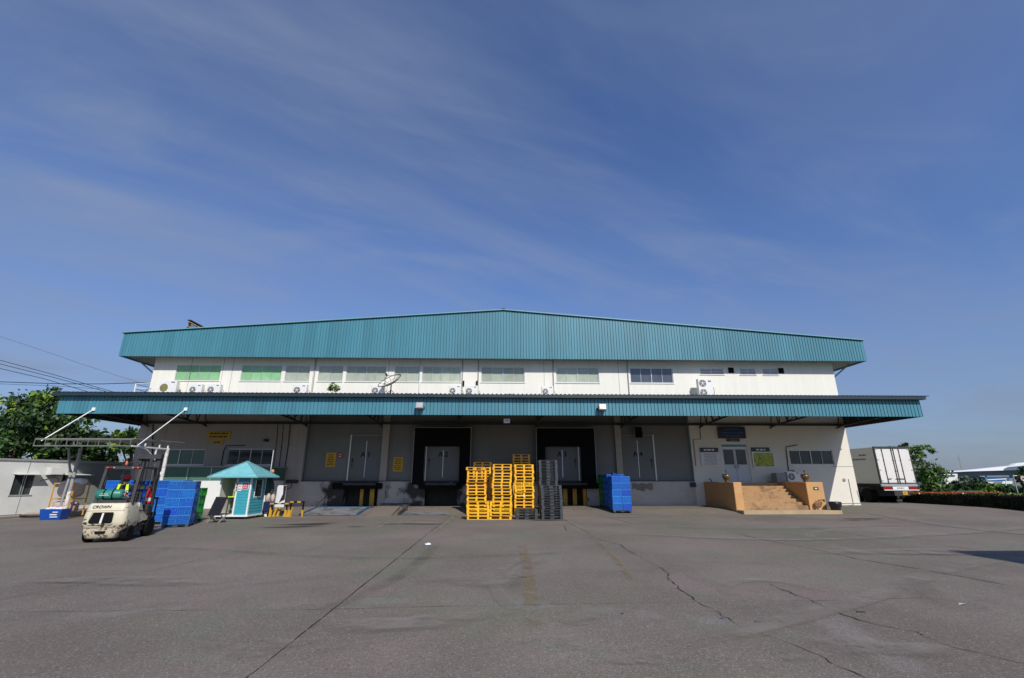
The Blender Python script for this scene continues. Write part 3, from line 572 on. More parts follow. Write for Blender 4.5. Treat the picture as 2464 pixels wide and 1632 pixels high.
# lower canopy
can = MB(BO); ZF = 6.08
corr(can, XL, XR, .2, lambda x, s, d: (x, YC+d, ZCB if s == 0 else ZF), 0, 0)
can.box(XL, XL+.03, YC+.04, YW-.01, ZCB, ZF); can.box(XR-.03, XR, YC+.04, YW-.01, ZCB, ZF); can.build('canopy_fascia', [M['teal'], M['tealdark']], bld)
for xa in (XL+.031, XR-.041): m = MB(BO); m.box(xa, xa+.01, YC+.06, YW-.02, ZCB+.01, ZF); m.build('canopy_shade_sheet', M['steel'], bld)  # dark sheets added to blacken the shaded inside of the canopy
m = MB(BO); m.box(XL+.05, XR-.05, YC+.07, YC+.08, ZCB+.005, ZF-.01); m.build('canopy_shade_sheet', M['steel'], bld)
m = MB(BO); YE = YC-.30
zE = wz(1232, 947.5, YE)-.04
def rz(y): return zE+(y-YE)*.115
n = int((XR-XL+.55)/.24); vs = []; 
for i in range(n+1):
    xa = XL-.30+(XR-XL+.50)*i/n
    for xx, dz in ((xa, 0), (xa+.14, 0), (xa+.165, .045), (xa+.215, .045)):
        for y in (YE, YW-.01): vs.append((xx, y, rz(y)+dz))
k = len(vs)//2; m.add(vs, [(2*i, 2*i+2, 2*i+3, 2*i+1) for i in range(k-1)])
m.box(XL-.3, XR+.3, YE+.01, YW-.02, 0, 0) if False else None
m.box(XL-.22, XR+.16, YE+.004, YE+.05, zE-.17, zE-.002); m.box(XL-.22, XR+.16, YE+.05, YC-.005, zE-.17, zE-.15)
m.build('canopy_roof', M['tealroof'], bld)
m = MB(BO); m.add([(XL, YC+.07, ZF), (XR, YC+.07, ZF), (XR, YC+.07, rz(YC)-.002), (XL, YC+.07, rz(YC)-.002)], [(0,1,2,3)]); m.build('eaves_board', M['tealroof'], bld)
m = MB(BO); m.box(XL, XR, YW-.18, YW-.02, 5.22, 5.36)
for y in (26.3, 27.6, 28.9, 30.2, 31.4): m.box(XL+.05, XR-.05, y-.03, y+.03, rz(y)-.16, rz(y)-.02)
m.box(XL+.05, XR-.05, YC+.1, YC+.16, ZCB+.02, ZCB+.12); m.build('canopy_purlin', M['steel'], bld)
for px in (360, 500, 741, 920, 1110, 1290, 1494, 1682, 1850, 2010):
    X = wx(px, 1020); t = MB(BO); ya, yb = YW-.2, YC+.15
    t.bar((X, ya, 5.15), (X, yb, 5.45), .09); t.bar((X, ya, rz(ya)-.2), (X, yb, rz(yb)-.2), .09); t.bar((X, YW-.05, 5.05), (X, ya-.5, 5.2), .07)
    for k in range(6):
        y0 = ya+(yb-ya)*k/6; y1 = ya+(yb-ya)*(k+.5)/6; y2 = ya+(yb-ya)*(k+1)/6
        f = lambda y: 5.15+.3*(ya-y)/(ya-yb)
        t.bar((X, y0, f(y0)), (X, y1, rz(y1)-.2), .05); t.bar((X, y1, rz(y1)-.2), (X, y2, f(y2)), .05)
    for s in (-1, 1): t.bar((X, YW-2.3, 5.3), (X+s*1.3, YW-3.2, rz(YW-3.2)-.15), .05)
    t.build('canopy_truss', M['steel'], bld)
# entrance door
dr = MB(BO); x0, x1, z0, z1 = ent; zt = wz(1770,1077.5)
dr.box(x0, x0+.06, YW+.05, YW+.12, z0, z1); dr.box(x1-.06, x1, YW+.05, YW+.12, z0, z1); dr.box(x0+.06, x1-.06, YW+.05, YW+.12, z1-.06, z1); dr.box(x0+.06, x1-.06, YW+.05, YW+.12, zt-.04, zt+.04); fr = dr.build('entrance_door', M['alu'], bld)
g = MB(BO); g.box(x0+.06, x1-.06, YW+.09, YW+.1, zt+.04, z1-.06); g.build('transom_pane', M['glassg'], fr)
xm = (x0+x1)/2
for a, b in ((x0+.07, xm-.01), (xm+.01, x1-.07)):
    d = MB(BO); zm = wz(1770,1118); d.box(a, b, YW+.06, YW+.10, z0+.02, zm); d.box(a, a+.07, YW+.06, YW+.1, zm+.001, zt-.04); d.box(b-.07, b, YW+.06, YW+.1, zm+.001, zt-.04); d.box(a+.07, b-.07, YW+.06, YW+.1, zt-.12, zt-.041)
    lf = d.build('door_leaf', M['steelpaint'] if False else mat('white_door_leaf_%s' % round(a, 1), (.60, .63, .66), .45, var=.05), fr)
    g = MB(BO); g.box(a+.07, b-.07, YW+.075, YW+.083, zm, zt-.12); g.build('pane', M['glassd'], lf)
    g = MB(BO); hx = b-.1 if a < xm-.3 else a+.1; g.bar((hx, YW+.02, zm-.02), (hx, YW+.02, zm-.25), .03); g.build('handle', M['steel'], lf)

# ----------------------------------------------------------------- entrance stairs
SO = (16.8, 29, 0); st = empty('entrance_stairs', SO, label='wide orange entrance stairs between two orange block walls in front of the double door', cat='stairs')
bl0 = 13.72; bx1 = at_y(1788,1200,27.95).x; br0 = at_y(1944,1200,27.95).x; br1 = at_y(1985,1200,27.95).x
for a, b in ((bl0, bx1), (br0, br1)):
    m = MB(SO); m.cbox(a, b, 27.9, 31.99, -.35, 1.50, .02); m.build('side_wall', M['orange'], st)
m = MB(SO); m.box(bx1, br0, 30.7, 31.99, -.3, 1.44); m.box(bx1, br0, 30.68, 30.75, 1.38, 1.50) if False else None; m.build('landing', M['orange'], st)
ns = 7
for k in range(ns):
    yy = 28.0+k*.33; zt_ = .02+(k+1)*(1.44-.02)/(ns+1)
    m = MB(SO); m.cbox(bx1+.001, br0-.001, yy, yy+.36, -.3, zt_, .015); m.build('step', M['step'], st)
m = MB(SO); m.box(bx1, 19.6, 27.15, 28.0, -.4, -.02) if False else m.cbox(bl0+.02, at_y(2027,1238,27.2).x, 27.15, 27.895, -.45, -.02, .02); m.build('bottom_slab', M['slab'], st)

# ----------------------------------------------------------------- wall signs (top-level)
def sign(name, label, cat, px, Y, d, mt, rows=None, group=None, ink='ink', seed=1, parts=None):
    a, b, c, e = px; p = at_y(a, (c+e)/2, Y); q = at_y(b, (c+e)/2, Y); z1 = at_y((a+b)/2, c, Y).z; z0 = at_y((a+b)/2, e, Y).z
    O = ((p.x+q.x)/2, Y, z0); r = empty(name, O, label=label, cat=cat, group=group)
    m = MB(O); m.cbox(p.x, q.x, Y-d, Y, z0, z1, min(.012, d/3)); m.build('board', M[mt], r)
    if rows:
        m = MB(O); w = q.x-p.x; h = z1-z0; bars_text(m, p.x+w*.1, q.x-w*.1, z0+h*.08, z1-h*.08, Y-d-.002, rows, seed); m.build('lettering', M[ink], r)
    return r, (p.x, q.x, z0, z1)
YP = YW+.24
sign('wall_sign', 'yellow safety notice on the panel left of the A1 door', 'sign', (784,808,1089,1123.5), YP, .03, 'signyel', 7, seed=3)
sign('wall_sign', 'small red and white notice between the yellow sign and the A1 door', 'sign', (812.5,825,1091,1101.5), YP, .02, 'signred', 2, ink='paper', seed=4)
sign('wall_sign', 'yellow safety notice between the first column and the A2 dock shelter', 'sign', (946,969.5,1100,1135), YP, .03, 'signyel', 6, seed=5)
sign('banner', 'faded yellow banner high on the shaded wall above the left windows', 'banner', (498,556,1038,1056.5), YW-.002, .04, 'signyel', 2, seed=6)
sign('wall_sign', 'small faded yellow sign hanging below the faded yellow banner', 'sign', (509,539,1059.5,1070), YW-.002, .04, 'signyel', 1, seed=7)
r, q = sign('entrance_sign', 'large navy blue sign over the entrance double door', 'sign', (1727,1791,1028,1055.5), YW-.06, .18, 'signblue', 3, ink='bluesteel', seed=8)
sign('entrance_sign', 'narrow black strip sign just below the large navy sign', 'sign', (1748,1779,1057,1062.5), YW-.03, .06, 'ink', 1, ink='steelpaint', seed=9)
sign('notice_board', 'white notice board with a dark header left of the entrance door', 'notice board', (1686,1733,1088.5,1122), YW-.03, .06, 'paper', 6, ink='steelpaint', seed=10)
sign('board_header', 'dark header strip above the white notice board', 'sign', (1684,1727.5,1078,1087.5), YW-.03, .06, 'signblue', 1, ink='paper', seed=11)
r, q = sign('poster', 'green and yellow poster in a pale frame right of the entrance door', 'poster', (1812,1860,1089.5,1123), YW-.03, .05, 'postergreen', None, ink='paper', seed=12)
m = MB((( q[0]+q[1])/2, YW-.03, q[2])); f = .06
m.box(q[0]-f, q[0], YW-.11, YW-.03, q[2]-f, q[3]+f); m.box(q[1], q[1]+f, YW-.11, YW-.03, q[2]-f, q[3]+f); m.box(q[0], q[1], YW-.11, YW-.03, q[2]-f, q[2]); m.box(q[0], q[1], YW-.11, YW-.03, q[3], q[3]+f); m.build('frame', M['alu'], r)
sign('board_header', 'dark green header strip above the green and yellow poster', 'sign', (1807.5,1851,1077.5,1087.5), YW-.03, .06, 'darkgreen', 1, ink='paper', seed=13)
sign('stair_sign', 'small green and white sign on the front of the right stair block', 'sign', (1957,1969.5,1172,1179.5), 27.898, .015, 'green', 1, ink='paper', seed=14)
c = at_y(1219.5,1018,26.4); r = empty('hanging_sign', (c.x, 26.4, c.z), label='small white sign hanging under the canopy edge above the yellow pallets', cat='sign'); O = (c.x, 26.4, c.z)
m = MB(O); m.cbox(c.x-.18, c.x+.18, 26.38, 26.42, c.z, c.z+.24, .008); m.build('board', M['paper'], r); m = MB(O); bars_text(m, c.x-.14, c.x+.14, c.z+.05, c.z+.19, 26.376, 2, 3); m.build('lettering', M['joint'], r)
m = MB(O); m.bar((c.x-.14, 26.4, c.z+.24), (c.x-.14, 26.4, 6.1), .012); m.bar((c.x+.14, 26.4, c.z+.24), (c.x+.14, 26.4, 6.1), .012); m.build('hanger', M['steel'], r)

# ----------------------------------------------------------------- floodlights and lamps
for px, py, lb in ((1010,977.5,'grey floodlight on the canopy edge left of centre above the A2 dock'), (1449,981,'grey floodlight on the canopy edge above the A3 dock')):
    c = at_y(px, py, YC-.25); O = (c.x, YC, c.z); r = empty('floodlight', O, label=lb, cat='floodlight', group='floodlights on the canopy fascia')
    m = MB(O); m.prism([(c.x-.20, YC-.42, c.z-.12), (c.x-.20, YC-.22, c.z-.16), (c.x-.20, YC-.12, c.z+.14), (c.x-.20, YC-.34, c.z+.2)], (.40, 0, 0)); m.build('housing', M['steelpaint'], r)
    m = MB(O); m.add([(c.x-.16, YC-.425, c.z-.08), (c.x+.16, YC-.425, c.z-.08), (c.x+.16, YC-.358, c.z+.16), (c.x-.16, YC-.358, c.z+.16)], [(0,1,2,3)]); m.build('glass', M['lens'], r)
    m = MB(O); m.bar((c.x-.23, YC-.25, c.z), (c.x-.23, YC, c.z-.1), .03); m.bar((c.x+.23, YC-.25, c.z), (c.x+.23, YC, c.z-.1), .03); m.bar((c.x-.24, YC-.01, c.z-.1), (c.x+.24, YC-.01, c.z-.1), .03); m.build('bracket', M['steel'], r)
c = at_y(1536.5,1041,YW-.3); O = (c.x, YW, c.z); r = empty('bay_lamp', O, label='black box lamp on the wall above the A4 door', cat='lamp')
m = MB(O); m.prism([(c.x-.22, YW-.5, c.z-.25), (c.x-.22, YW-.15, c.z-.33), (c.x-.22, YW-.05, c.z+.3), (c.x-.22, YW-.35, c.z+.36)], (.44, 0, 0)); m.build('housing', M['black'], r)
m = MB(O); m.bar((c.x-.26, YW-.3, c.z-.3), (c.x-.26, YW-.3, c.z+.3), .03); m.bar((c.x+.26, YW-.3, c.z-.3), (c.x+.26, YW-.3, c.z+.3), .03); m.bar((c.x-.2, YW-.3, c.z), (c.x-.2, YW+.2, c.z), .05); m.build('bracket', M['steelpaint'], r)

# ----------------------------------------------------------------- air conditioners
def aircon(c, w, h, label, fans=1, fanmat='fan', group='air conditioner units on the canopy roof', d=.34, legs=.12):
    r = empty('air_conditioner', c, label=label, cat='air conditioner', group=group)
    m = MB(); m.cbox(-w/2, w/2, -d/2, d/2, legs, h+legs, .02); m.build('casing', M['white'], r)
    fh = h/fans; fr = min(fh, w*.6)*.40; fx = -w/2+fr*1.25
    for k in range(fans):
        z = legs+fh*(k+.5); m = MB(); m.lathe([(fr, -.012), (fr, .0), (fr*.9, .001)], (fx, -d/2-.003, z), 24, 'y'); f = m.build('fan_grille', M[fanmat], r, True)
        m = MB()
        for i in range(5):
            a = 6.283*i/5; m.bar((fx+fr*.15*math.cos(a), -d/2-.02, z+fr*.15*math.sin(a)), (fx+fr*.9*math.cos(a+.3), -d/2-.02, z+fr*.9*math.sin(a+.3)), fr*.10, .01, up=(0, 1, 0))
        m.lathe([(fr*.2, -.01), (fr*.22, .0)], (fx, -d/2-.018, z), 12, 'y'); m.build('fan_blade', M['white'] if fanmat == 'fan' else M['golden'], f)
    m = MB(); m.box(w*.18, w*.38, -d/2-.004, -d/2+.001, legs+h*.82, legs+h*.9); m.build('badge', M['fan'], r)
    m = MB(); m.bar((-w*.35, -d/2, legs/2), (-w*.35, d/2, legs/2), .04, legs); m.bar((w*.35, -d/2, legs/2), (w*.35, d/2, legs/2), .04, legs); m.build('foot', M['steel'], r)
    m = MB(); m.tube([(w/2, 0, legs+h*.3), (w/2+.10, 0, legs+h*.55), (w/2+.16, .1, legs+h*.3), (w/2+.14, .2, legs*.3)], .02, 6); m.build('pipe', M['steelpaint'], r, True)
    return r
for a, b, top, lb, fm in ((386,427,916,'largest cream air conditioner with a golden fan, leftmost on the canopy roof','golden'),(459,489,925,'small white air conditioner, left one of the pair under the first green window','fan'),(502,533,925,'small white air conditioner, right one of the pair under the first green window','fan'),(708,740,926,'white air conditioner below the two pane window next to the second green window','fan'),(895,926,928,'white air conditioner just left of the satellite dish','fan'),(1081,1110,928,'white air conditioner left of the pair of black pipe clamps','fan'),(1120,1150,929,'white air conditioner between the two black pipe clamps','fan'),(1303,1331,930,'white air conditioner beside the pipe left of the half open window','fan')):
    Y = 31.3; p, q = at_y(a, 935, Y), at_y(b, 935, Y); zt_ = at_y((a+b)/2, top, Y).z; zb = rz(Y)+.04; w = q.x-p.x
    aircon(((p.x+q.x)/2, Y, zb), w, min(zt_-zb-.12, w*.95), lb, fanmat=fm, legs=max(.12, zt_-zb-w*.95))
Y = 31.3; p, q = at_y(1679,935,Y), at_y(1714,935,Y); zt_ = at_y(1696,912.5,Y).z; zb = rz(Y)+.04
aircon(((p.x+q.x)/2, Y, zb), q.x-p.x, zt_-zb-.15, 'tall white air conditioner with two stacked fans under the small louvre windows', fans=2, legs=.15)
p, q = at_y(1892,1150,31.2), at_y(1924,1150,31.2)
aircon(((p.x+q.x)/2, 31.2, 1.45), q.x-p.x, .62, 'white air conditioner on the ground floor ledge below the right window', group='ground floor equipment', legs=.06)
m = MB(); m.cbox(p.x-.75, p.x-.12, 31.0, 31.6, 1.45, 2.05, .02); tag(m.build('equipment_box', M['steelpaint']), 'grey metal box left of the ground floor air conditioner', 'box')

# ----------------------------------------------------------------- satellite dish
c = at_y(942,917.5,30.2); O = (c.x, 30.2, rz(30.2)+.045); r = empty('satellite_dish', O, label='tilted black mesh satellite dish on the canopy roof', cat='satellite dish')
def dish_pt(rad, a, k=0.): return Vector((rad*math.cos(a), rad*math.sin(a), .42*rad*rad+k))
rot = Matrix.Rotation(R(-27), 4, 'Y') @ Matrix.Rotation(R(31), 4, 'X')
cz = c.z-O[2]-.18; T = Matrix.Translation((0, 0, cz)) @ rot
m = MB(); Rd = .80
m.tube([T @ dish_pt(Rd, 6.2832*i/32) for i in range(33)], .028, 6)
for i in range(12): m.tube([T @ dish_pt(Rd*s/4, 6.2832*i/12) for i_ in (0,) for s in range(0, 5)], .016, 5)
for rr in (.5,): m.tube([T @ dish_pt(rr, 6.2832*i/24) for i in range(25)], .008, 4)
m.build('dish_frame', mat('weathered_dish_rim', (.10, .09, .075), .6), r, True)
mesh_m = mat('fine_wire_mesh', (.75, .72, .64), .6, var=.1); 
_t = mesh_m.node_tree; _b = _t.nodes['Principled BSDF']; _b.inputs['Alpha'].default_value = .88
m = MB(); vs = [T @ dish_pt(Rd*j/6, 6.2832*i/28) for j in range(7) for i in range(28)]; m.add(vs, [(j*28+i, j*28+(i+1) % 28, (j+1)*28+(i+1) % 28, (j+1)*28+i) for j in range(6) for i in range(28)]); m.build('dish_mesh', mesh_m, r, True)
m = MB(); fp = T @ Vector((0, 0, .62)); m.tube([fp, T @ Vector((0, 0, .80))], .06, 10)
for a in (0, 2.1, 4.2): m.tube([T @ dish_pt(Rd, a), fp], .014, 5)
m.build('feed_horn', M['steel'], r, True)
m = MB(); m.tube([(0, 0, cz), (0, 0, 0)], .04, 8)
for x, y in ((-.55, .1), (.55, .1), (0, -.5)): m.tube([(0, 0, cz*.55), (x, y, 0)], .02, 6)
m.build('stand', M['steel'], r, True)
# cables lying on the canopy roof
for i, (a, b, lb) in enumerate(((965, 1078, 'thin black cable lying along the roof right of the satellite dish'), (1152, 1300, 'thin black cable lying along the roof between the last two small air conditioners'), (1340, 1460, 'thin black cable lying along the roof right of the last small air conditioner'))):
    pts = [Vector((at_y(a+(b-a)*k/8, 941, 31.4).x, 31.4, rz(31.4)+.33+.07*math.sin(k*1.7+i))) for k in range(9)]; pts[0].z = pts[-1].z = rz(31.4)+.08
    m = MB(); m.tube(pts, .014, 5); tag(m.build('roof_cable', M['wire'], None, True), lb, 'cable', 'loose cables on the canopy roof')

# frame at the left end of the canopy roof
p0 = at_y(326,948,31.6); O = (p0.x, 31.6, rz(31.6)); r = empty('cable_frame', O, label='small white pipe frame where the cables meet the left wall corner', cat='frame')
m = MB(O); q = lambda x, y: at_y(x, y, 31.6); m.bar(q(322,950), q(328,923.5), .07); m.build('post', M['white'], r)
m = MB(O); m.bar(q(327,934), q(357,934.5), .04); m.bar(q(328,924), q(362,921), .03); m.build('rail', M['white'], r)
m = MB(O); m.bar(q(329,925), q(358,932.5), .035); m.bar(q(326,935.5), q(350,943), .035); m.bar(q(350,943), q(357,932), .03); m.build('brace', M['steel'], r)

# rack of old boards on the roof
Yk = 38.; O = tuple(at_y(455, 795, Yk)); r = empty('board_rack', O, label='sloping stack of brown and yellow boards on the roof edge at the left', cat='stack')
for i in range(6):
    a = at_y(455-1.0*i, 770+4.3*i, Yk+.0); b = at_y(497+4*i, 792.5+8.5*i, Yk+1.2)
    m = MB(O); m.bar(a, b, .9, .05, up=(0, -.35, 1)); m.build('board', M['steel'] if i % 2 == 0 else M['yel'], r)
m = MB(O); m.bar(at_y(459,770,Yk+.3), at_y(452,800,Yk+.3), .12); m.bar(at_y(475,780,Yk+.5), at_y(472,806,Yk+.5), .12); m.bar(at_y(452,800,Yk+.3)+Vector((0,0,0)), at_y(500,800,Yk+.3), .1); m.build('support', M['bark'], r)
# ================================================================= PALLETS
def pallet_mesh(mt, W, Dp, H):
    m = MB(); t = .030
    m.box(-W/2+.001, W/2-.001, -Dp/2+.001, Dp/2-.001, H-t, H)
    pass
    for y in (-Dp/2, -.06, Dp/2-.12):
        for x, w in ((-W/2, .105), (-.05, .10), (W/2-.105, .105)): m.box(x, x+w, y+.002, y+.118, t-.003, H-t-.001)
        m.box(-W/2+.004, W/2-.004, y, y+.12, 0, t-.004)
    for x in (-W/2, -.06, W/2-.12): m.box(x+.006, x+.11, -Dp/2+.121, -.061, 0, t); m.box(x+.006, x+.11, .061, Dp/2-.121, 0, t)
    o = m.build('pallet', mt); return o
ordn = ['bottom','second','third','fourth','fifth','sixth','seventh','eighth','ninth','tenth','eleventh','twelfth','thirteenth','fourteenth','fifteenth','sixteenth','seventeenth','eighteenth']
def stack(proto, first, x, y, n, H, where, colour, group, jit=.04, rz0=0., z0=None, drift=0., seed=0):
    rr = random.Random(seed+n); z = gz(x, y) if z0 is None else z0; dx = 0
    for k in range(n):
        o = proto if first and k == 0 else proto.copy()
        if o is not proto: COL.objects.link(o)
        dx += rr.uniform(-1, 1)*jit*.5; o.location = (x+dx+rr.uniform(-jit, jit)*.5+drift*k, y+rr.uniform(-jit, jit), z+k*(H+.001)); o.rotation_euler = (0, 0, rz0+rr.uniform(-1, 1)*R(1.7))
        pos = 'topmost' if k == n-1 else ('%s up' % ordn[k] if z0 is None else '%s up' % ordn[k])
        tag(o, '%s pallet, %s in %s' % (colour, pos, where), 'pallet', group)
    return z+n*(H+.001)
def zt_at(px, py, Y): return at_y(px, py, Y).z
YF = at_g(1150, 1251).y+.02
YH = (zt_at(1150,1207.5,YF)-gz(0,YF))/5-.001
py_ = pallet_mesh(M['palyel'], 1.085, 1.05, YH)
G1 = 'yellow pallets stacked in front of the docks'; G2 = 'grey pallets stacked beside the yellow ones'
def xc(a, b, Y, py=1230): return (at_y(a, py, Y).x+at_y(b, py, Y).x)/2
stack(py_, True, xc(1123.5,1177,YF), YF+.53, 5, YH, 'the short front stack at far left', 'yellow', G1, .02, seed=1)
stack(py_, False, xc(1178.5,1233,YF), YF+.53, 5, YH, 'the short front stack right of the corner one', 'yellow', G1, .03, seed=2)
YM = YF*9.1/8.05
def nfit(py_top, Y, H, x=0): return int(round((zt_at(1200, py_top, Y)-gz(x, Y+.5))/(H+.001)))
n1 = nfit(1126.5, YM, YH); stack(py_, False, xc(1124,1172,YM,1190), YM+.5, n1, YH, 'the tall stack behind the left short stack', 'yellow', G1, .055, drift=.004, seed=3)
n2 = nfit(1119.5, YM, YH); stack(py_, False, xc(1185,1234,YM,1190), YM+.5, n2, YH, 'the tall middle stack', 'yellow', G1, .035, seed=4)
n3 = nfit(1118, YM-.3, YH); stack(py_, False, xc(1238,1287,YM-.3,1190), YM+.2, n3, YH, 'the tall stack behind the small grey stack', 'yellow', G1, .03, seed=5)
YB = 29.9; n4 = nfit(1097, YB, YH); stack(py_, False, xc(1235,1276,YB,1115), YB+.55, n4, YH, 'the rear stack that rises above all others', 'yellow', G1, .012, seed=6)
YB2 = 28.9; n5 = nfit(1115.5, YB2, YH); stack(py_, False, xc(1138,1182,YB2,1115), YB2+.55, n5, YH, 'the rear stack showing above the left tall stack', 'yellow', G1, .012, seed=7)
GH = (zt_at(1330,1168,YF)-gz(0,YF))/10-.001
def grey_mesh(W, Dp, H):
    m = MB(); t = .02; m.box(-W/2, W/2, -Dp/2, Dp/2, H-t, H)
    for y in (-Dp/2, -.07, Dp/2-.14):
        for x, w in ((-W/2, .14), (W/2-.14, .14)): m.cbox(x, x+w, y+.001, y+.139, 0, H-t-.001, .006)
        m.box(-.10, .10, y+.03, y+.12, .02, H-t-.001); m.box(-W/2+.14, W/2-.14, y+.03, y+.08, H*.42, H*.42+.016)
    for x in (-W/2+.02, W/2-.14): m.box(x, x+.12, -Dp/2+.14, Dp/2-.14, 0, .02)
    return m.build('pallet', M['palgrey'])
gp = grey_mesh(1.06, 1.05, GH)
stack(gp, True, xc(1303,1356,YF), YF+.53, 10, GH, 'the tall front grey stack', 'grey', G2, .02, seed=8)
stack(gp, False, xc(1242,1294,YF), YF+.53, 3, GH, 'the low grey stack below the tall yellow stack', 'grey', G2, .02, seed=9)
YG = YF*1.13; ng = nfit(1109.5, YG, GH); stack(gp, False, xc(1297,1344,YG,1150), YG+.5, ng, GH, 'the rear grey stack in front of the A3 dock', 'grey', G2, .02, seed=10)
c = at_y(1260, 1194.5, YM-.34); m = MB(); m.lathe([(.01,-.05),(.06,-.03),(.065,.02),(.03,.05)], tuple(c), 12); tag(m.build('crumpled_cup', M['paper'], None, True), 'small white cup pushed into a yellow pallet opening', 'cup')

# ================================================================= CRATES
def crate(mt, mh, W=.50, Dp=.50, H=.342):
    m = MB(); t = .03
    m.cur = 0
    m.box(-W/2+.015, W/2-.015, -Dp/2+.015, Dp/2-.015, .01, .04)
    for s in (-1, 1):
        y = s*(Dp/2-.012); x = s*(W/2-.012)
        m.box(-W/2+.01, W/2-.01, min(y, y-s*.012), max(y, y-s*.012), .02, H-.02)
        m.box(min(x, x-s*.012), max(x, x-s*.012), -Dp/2+.012, Dp/2-.012, .02, H-.02)
    m.cur = 1; e = .001
    for s in (-1, 1):
        y = s*Dp/2; x = s*W/2
        def fy(a, b, c, d, o=0): m.box(a, b, min(y-o, y-s*.013), max(y-o, y-s*.013), c, d)
        def fx(a, b, c, d): m.box(min(x, x-s*.013), max(x, x-s*.013), a, b, c, d)
        fy(-W/2, W/2, H-.03, H); fy(-W/2+.02, W/2-.02, 0, .018)
        fy(-W/2, -W/2+.014, .019, H-.031); fy(W/2-.014, W/2, .019, H-.031)
        fy(-.02, .16, H*.52, H*.52+.014); fy(-.02, -.006, H*.52+.015, H-.031); fy(.146, .16, H*.52+.015, H-.031); fy(-.19, -.178, .019, H*.40); fy(-.19, -.03, H*.401, H*.401+.012); fy(-.20, -.06, H*.62, H*.62+.010); fy(.02, .20, H*.25, H*.25+.010); fy(-.15, .05, H*.15, H*.15+.008)
        fx(-Dp/2+.015, Dp/2-.015, H-.03, H); fx(-Dp/2+.02, Dp/2-.02, 0, .018)
        for q in (-.16, -.02, .06, .17): fx(q-.007, q+.007, .019, H*.55)
        fx(-.2, .2, H*.5, H*.5+.012)
    return m.build('crate', [mt, mh])
cb = crate(M['blue'], M['blueh']); cg = crate(M['green'], M['greenh']); used = {}
def crate_stack(kind, x, y, z, rz, layers, where, nx=2, ny=2, s=1., W=.50, topn=None, lid=False):
    proto = cb if kind == 'blue' else cg; col = kind
    Rz = Matrix.Rotation(rz, 3, 'Z')
    if True:      # carrying pallet
        o = gp.copy(); COL.objects.link(o); o.location = (x, y, z); o.rotation_euler = (0, 0, rz); o.scale = (1.0*nx*W*s/1.06, ny*W*s/1.05, .12/GH)
        tag(o, 'grey pallet under the %s crates of %s' % (col, where), 'pallet', 'pallets under the crate stacks')
    for l in range(layers):
        for i in range(nx):
            for j in range(ny):
                if l == layers-1 and topn is not None and (i, j) not in topn: continue
                o = proto if kind not in used else proto.copy()
                if kind in used: COL.objects.link(o)
                used[kind] = 1
                v = Rz @ Vector(((i-(nx-1)/2)*W*s+random.uniform(-.013, .013), (j-(ny-1)/2)*W*s+random.uniform(-.013, .013), 0))
                o.location = (x+v.x, y+v.y, z+.122+l*.344*s); o.rotation_euler = (0, 0, rz+random.uniform(-.014, .014)+math.pi*random.choice((0, 1, 1, 0, .5))); o.scale = (s, s, s)
                lv = 'top' if l == layers-1 else ('bottom' if l == 0 else ordn[l])
                tag(o, '%s crate, %s %s, %s layer of %s' % (col, 'front' if j == 0 else 'rear', 'left' if i == 0 else ('right' if i == nx-1 else 'centre'), lv, where), 'crate', '%s crates in %s' % (col, where))
b = at_z(452, 1268.5, -.22); rzc = .36; s = .94
Rr = Matrix.Rotation(rzc, 3, 'Z'); cc = Vector((b.x, b.y, 0)) + Rr @ Vector((-.5*s, .5*s, 0))
crate_stack('blue', cc.x, cc.y, -.22, rzc, 5, 'the stack right of the forklift', s=s*1.05, W=.50*.97)
p = at_y(290, 1200, 21.6); crate_stack('blue', p.x, 22.1, -.22, .02, 5, 'the stack behind the forklift driver', nx=3)
p = at_y(408, 1200, 22.4); crate_stack('blue', p.x, 22.6, -.22, .2, 5, 'the half hidden stack at the forklift mast')
p = at_y(350, 1200, 22.4); crate_stack('green', p.x-.1, 22.9, -.22, .05, 5, 'the stack behind the forklift mast')
p = at_y(484, 1200, 22.6); crate_stack('green', p.x-1.0, 23.3, -.22, .03, 4, 'the low stack beside the booth')
a, b = at_g(1476.5, 1236), at_g(1521, 1235.5); yy = (a.y+b.y)/2; xm = (a.x+b.x)/2
sx = (b.x-a.x)/1.0
crate_stack('blue', xm, yy+.5, gz(xm, yy+.5), 0, 5, 'the front stack before door A4', s=sx)
crate_stack('blue', xm-.02, yy+1.65, gz(xm, yy+1.65), 0, 5, 'the second stack before door A4', s=sx)
crate_stack('green', xm-.05, yy+2.9, gz(xm, yy+2.9), 0, 5, 'the rear stack before door A4', s=sx)
o = cb.copy(); COL.objects.link(o); o.location = (xm-.24, yy+.25, gz(xm, yy+.5)+.122+5*.344*sx+.03); o.rotation_euler = (R(6), R(14), .1); o.scale = (.9, .9, .35); tag(o, 'blue crate lid lying tilted on top of the bright blue stack', 'crate lid')

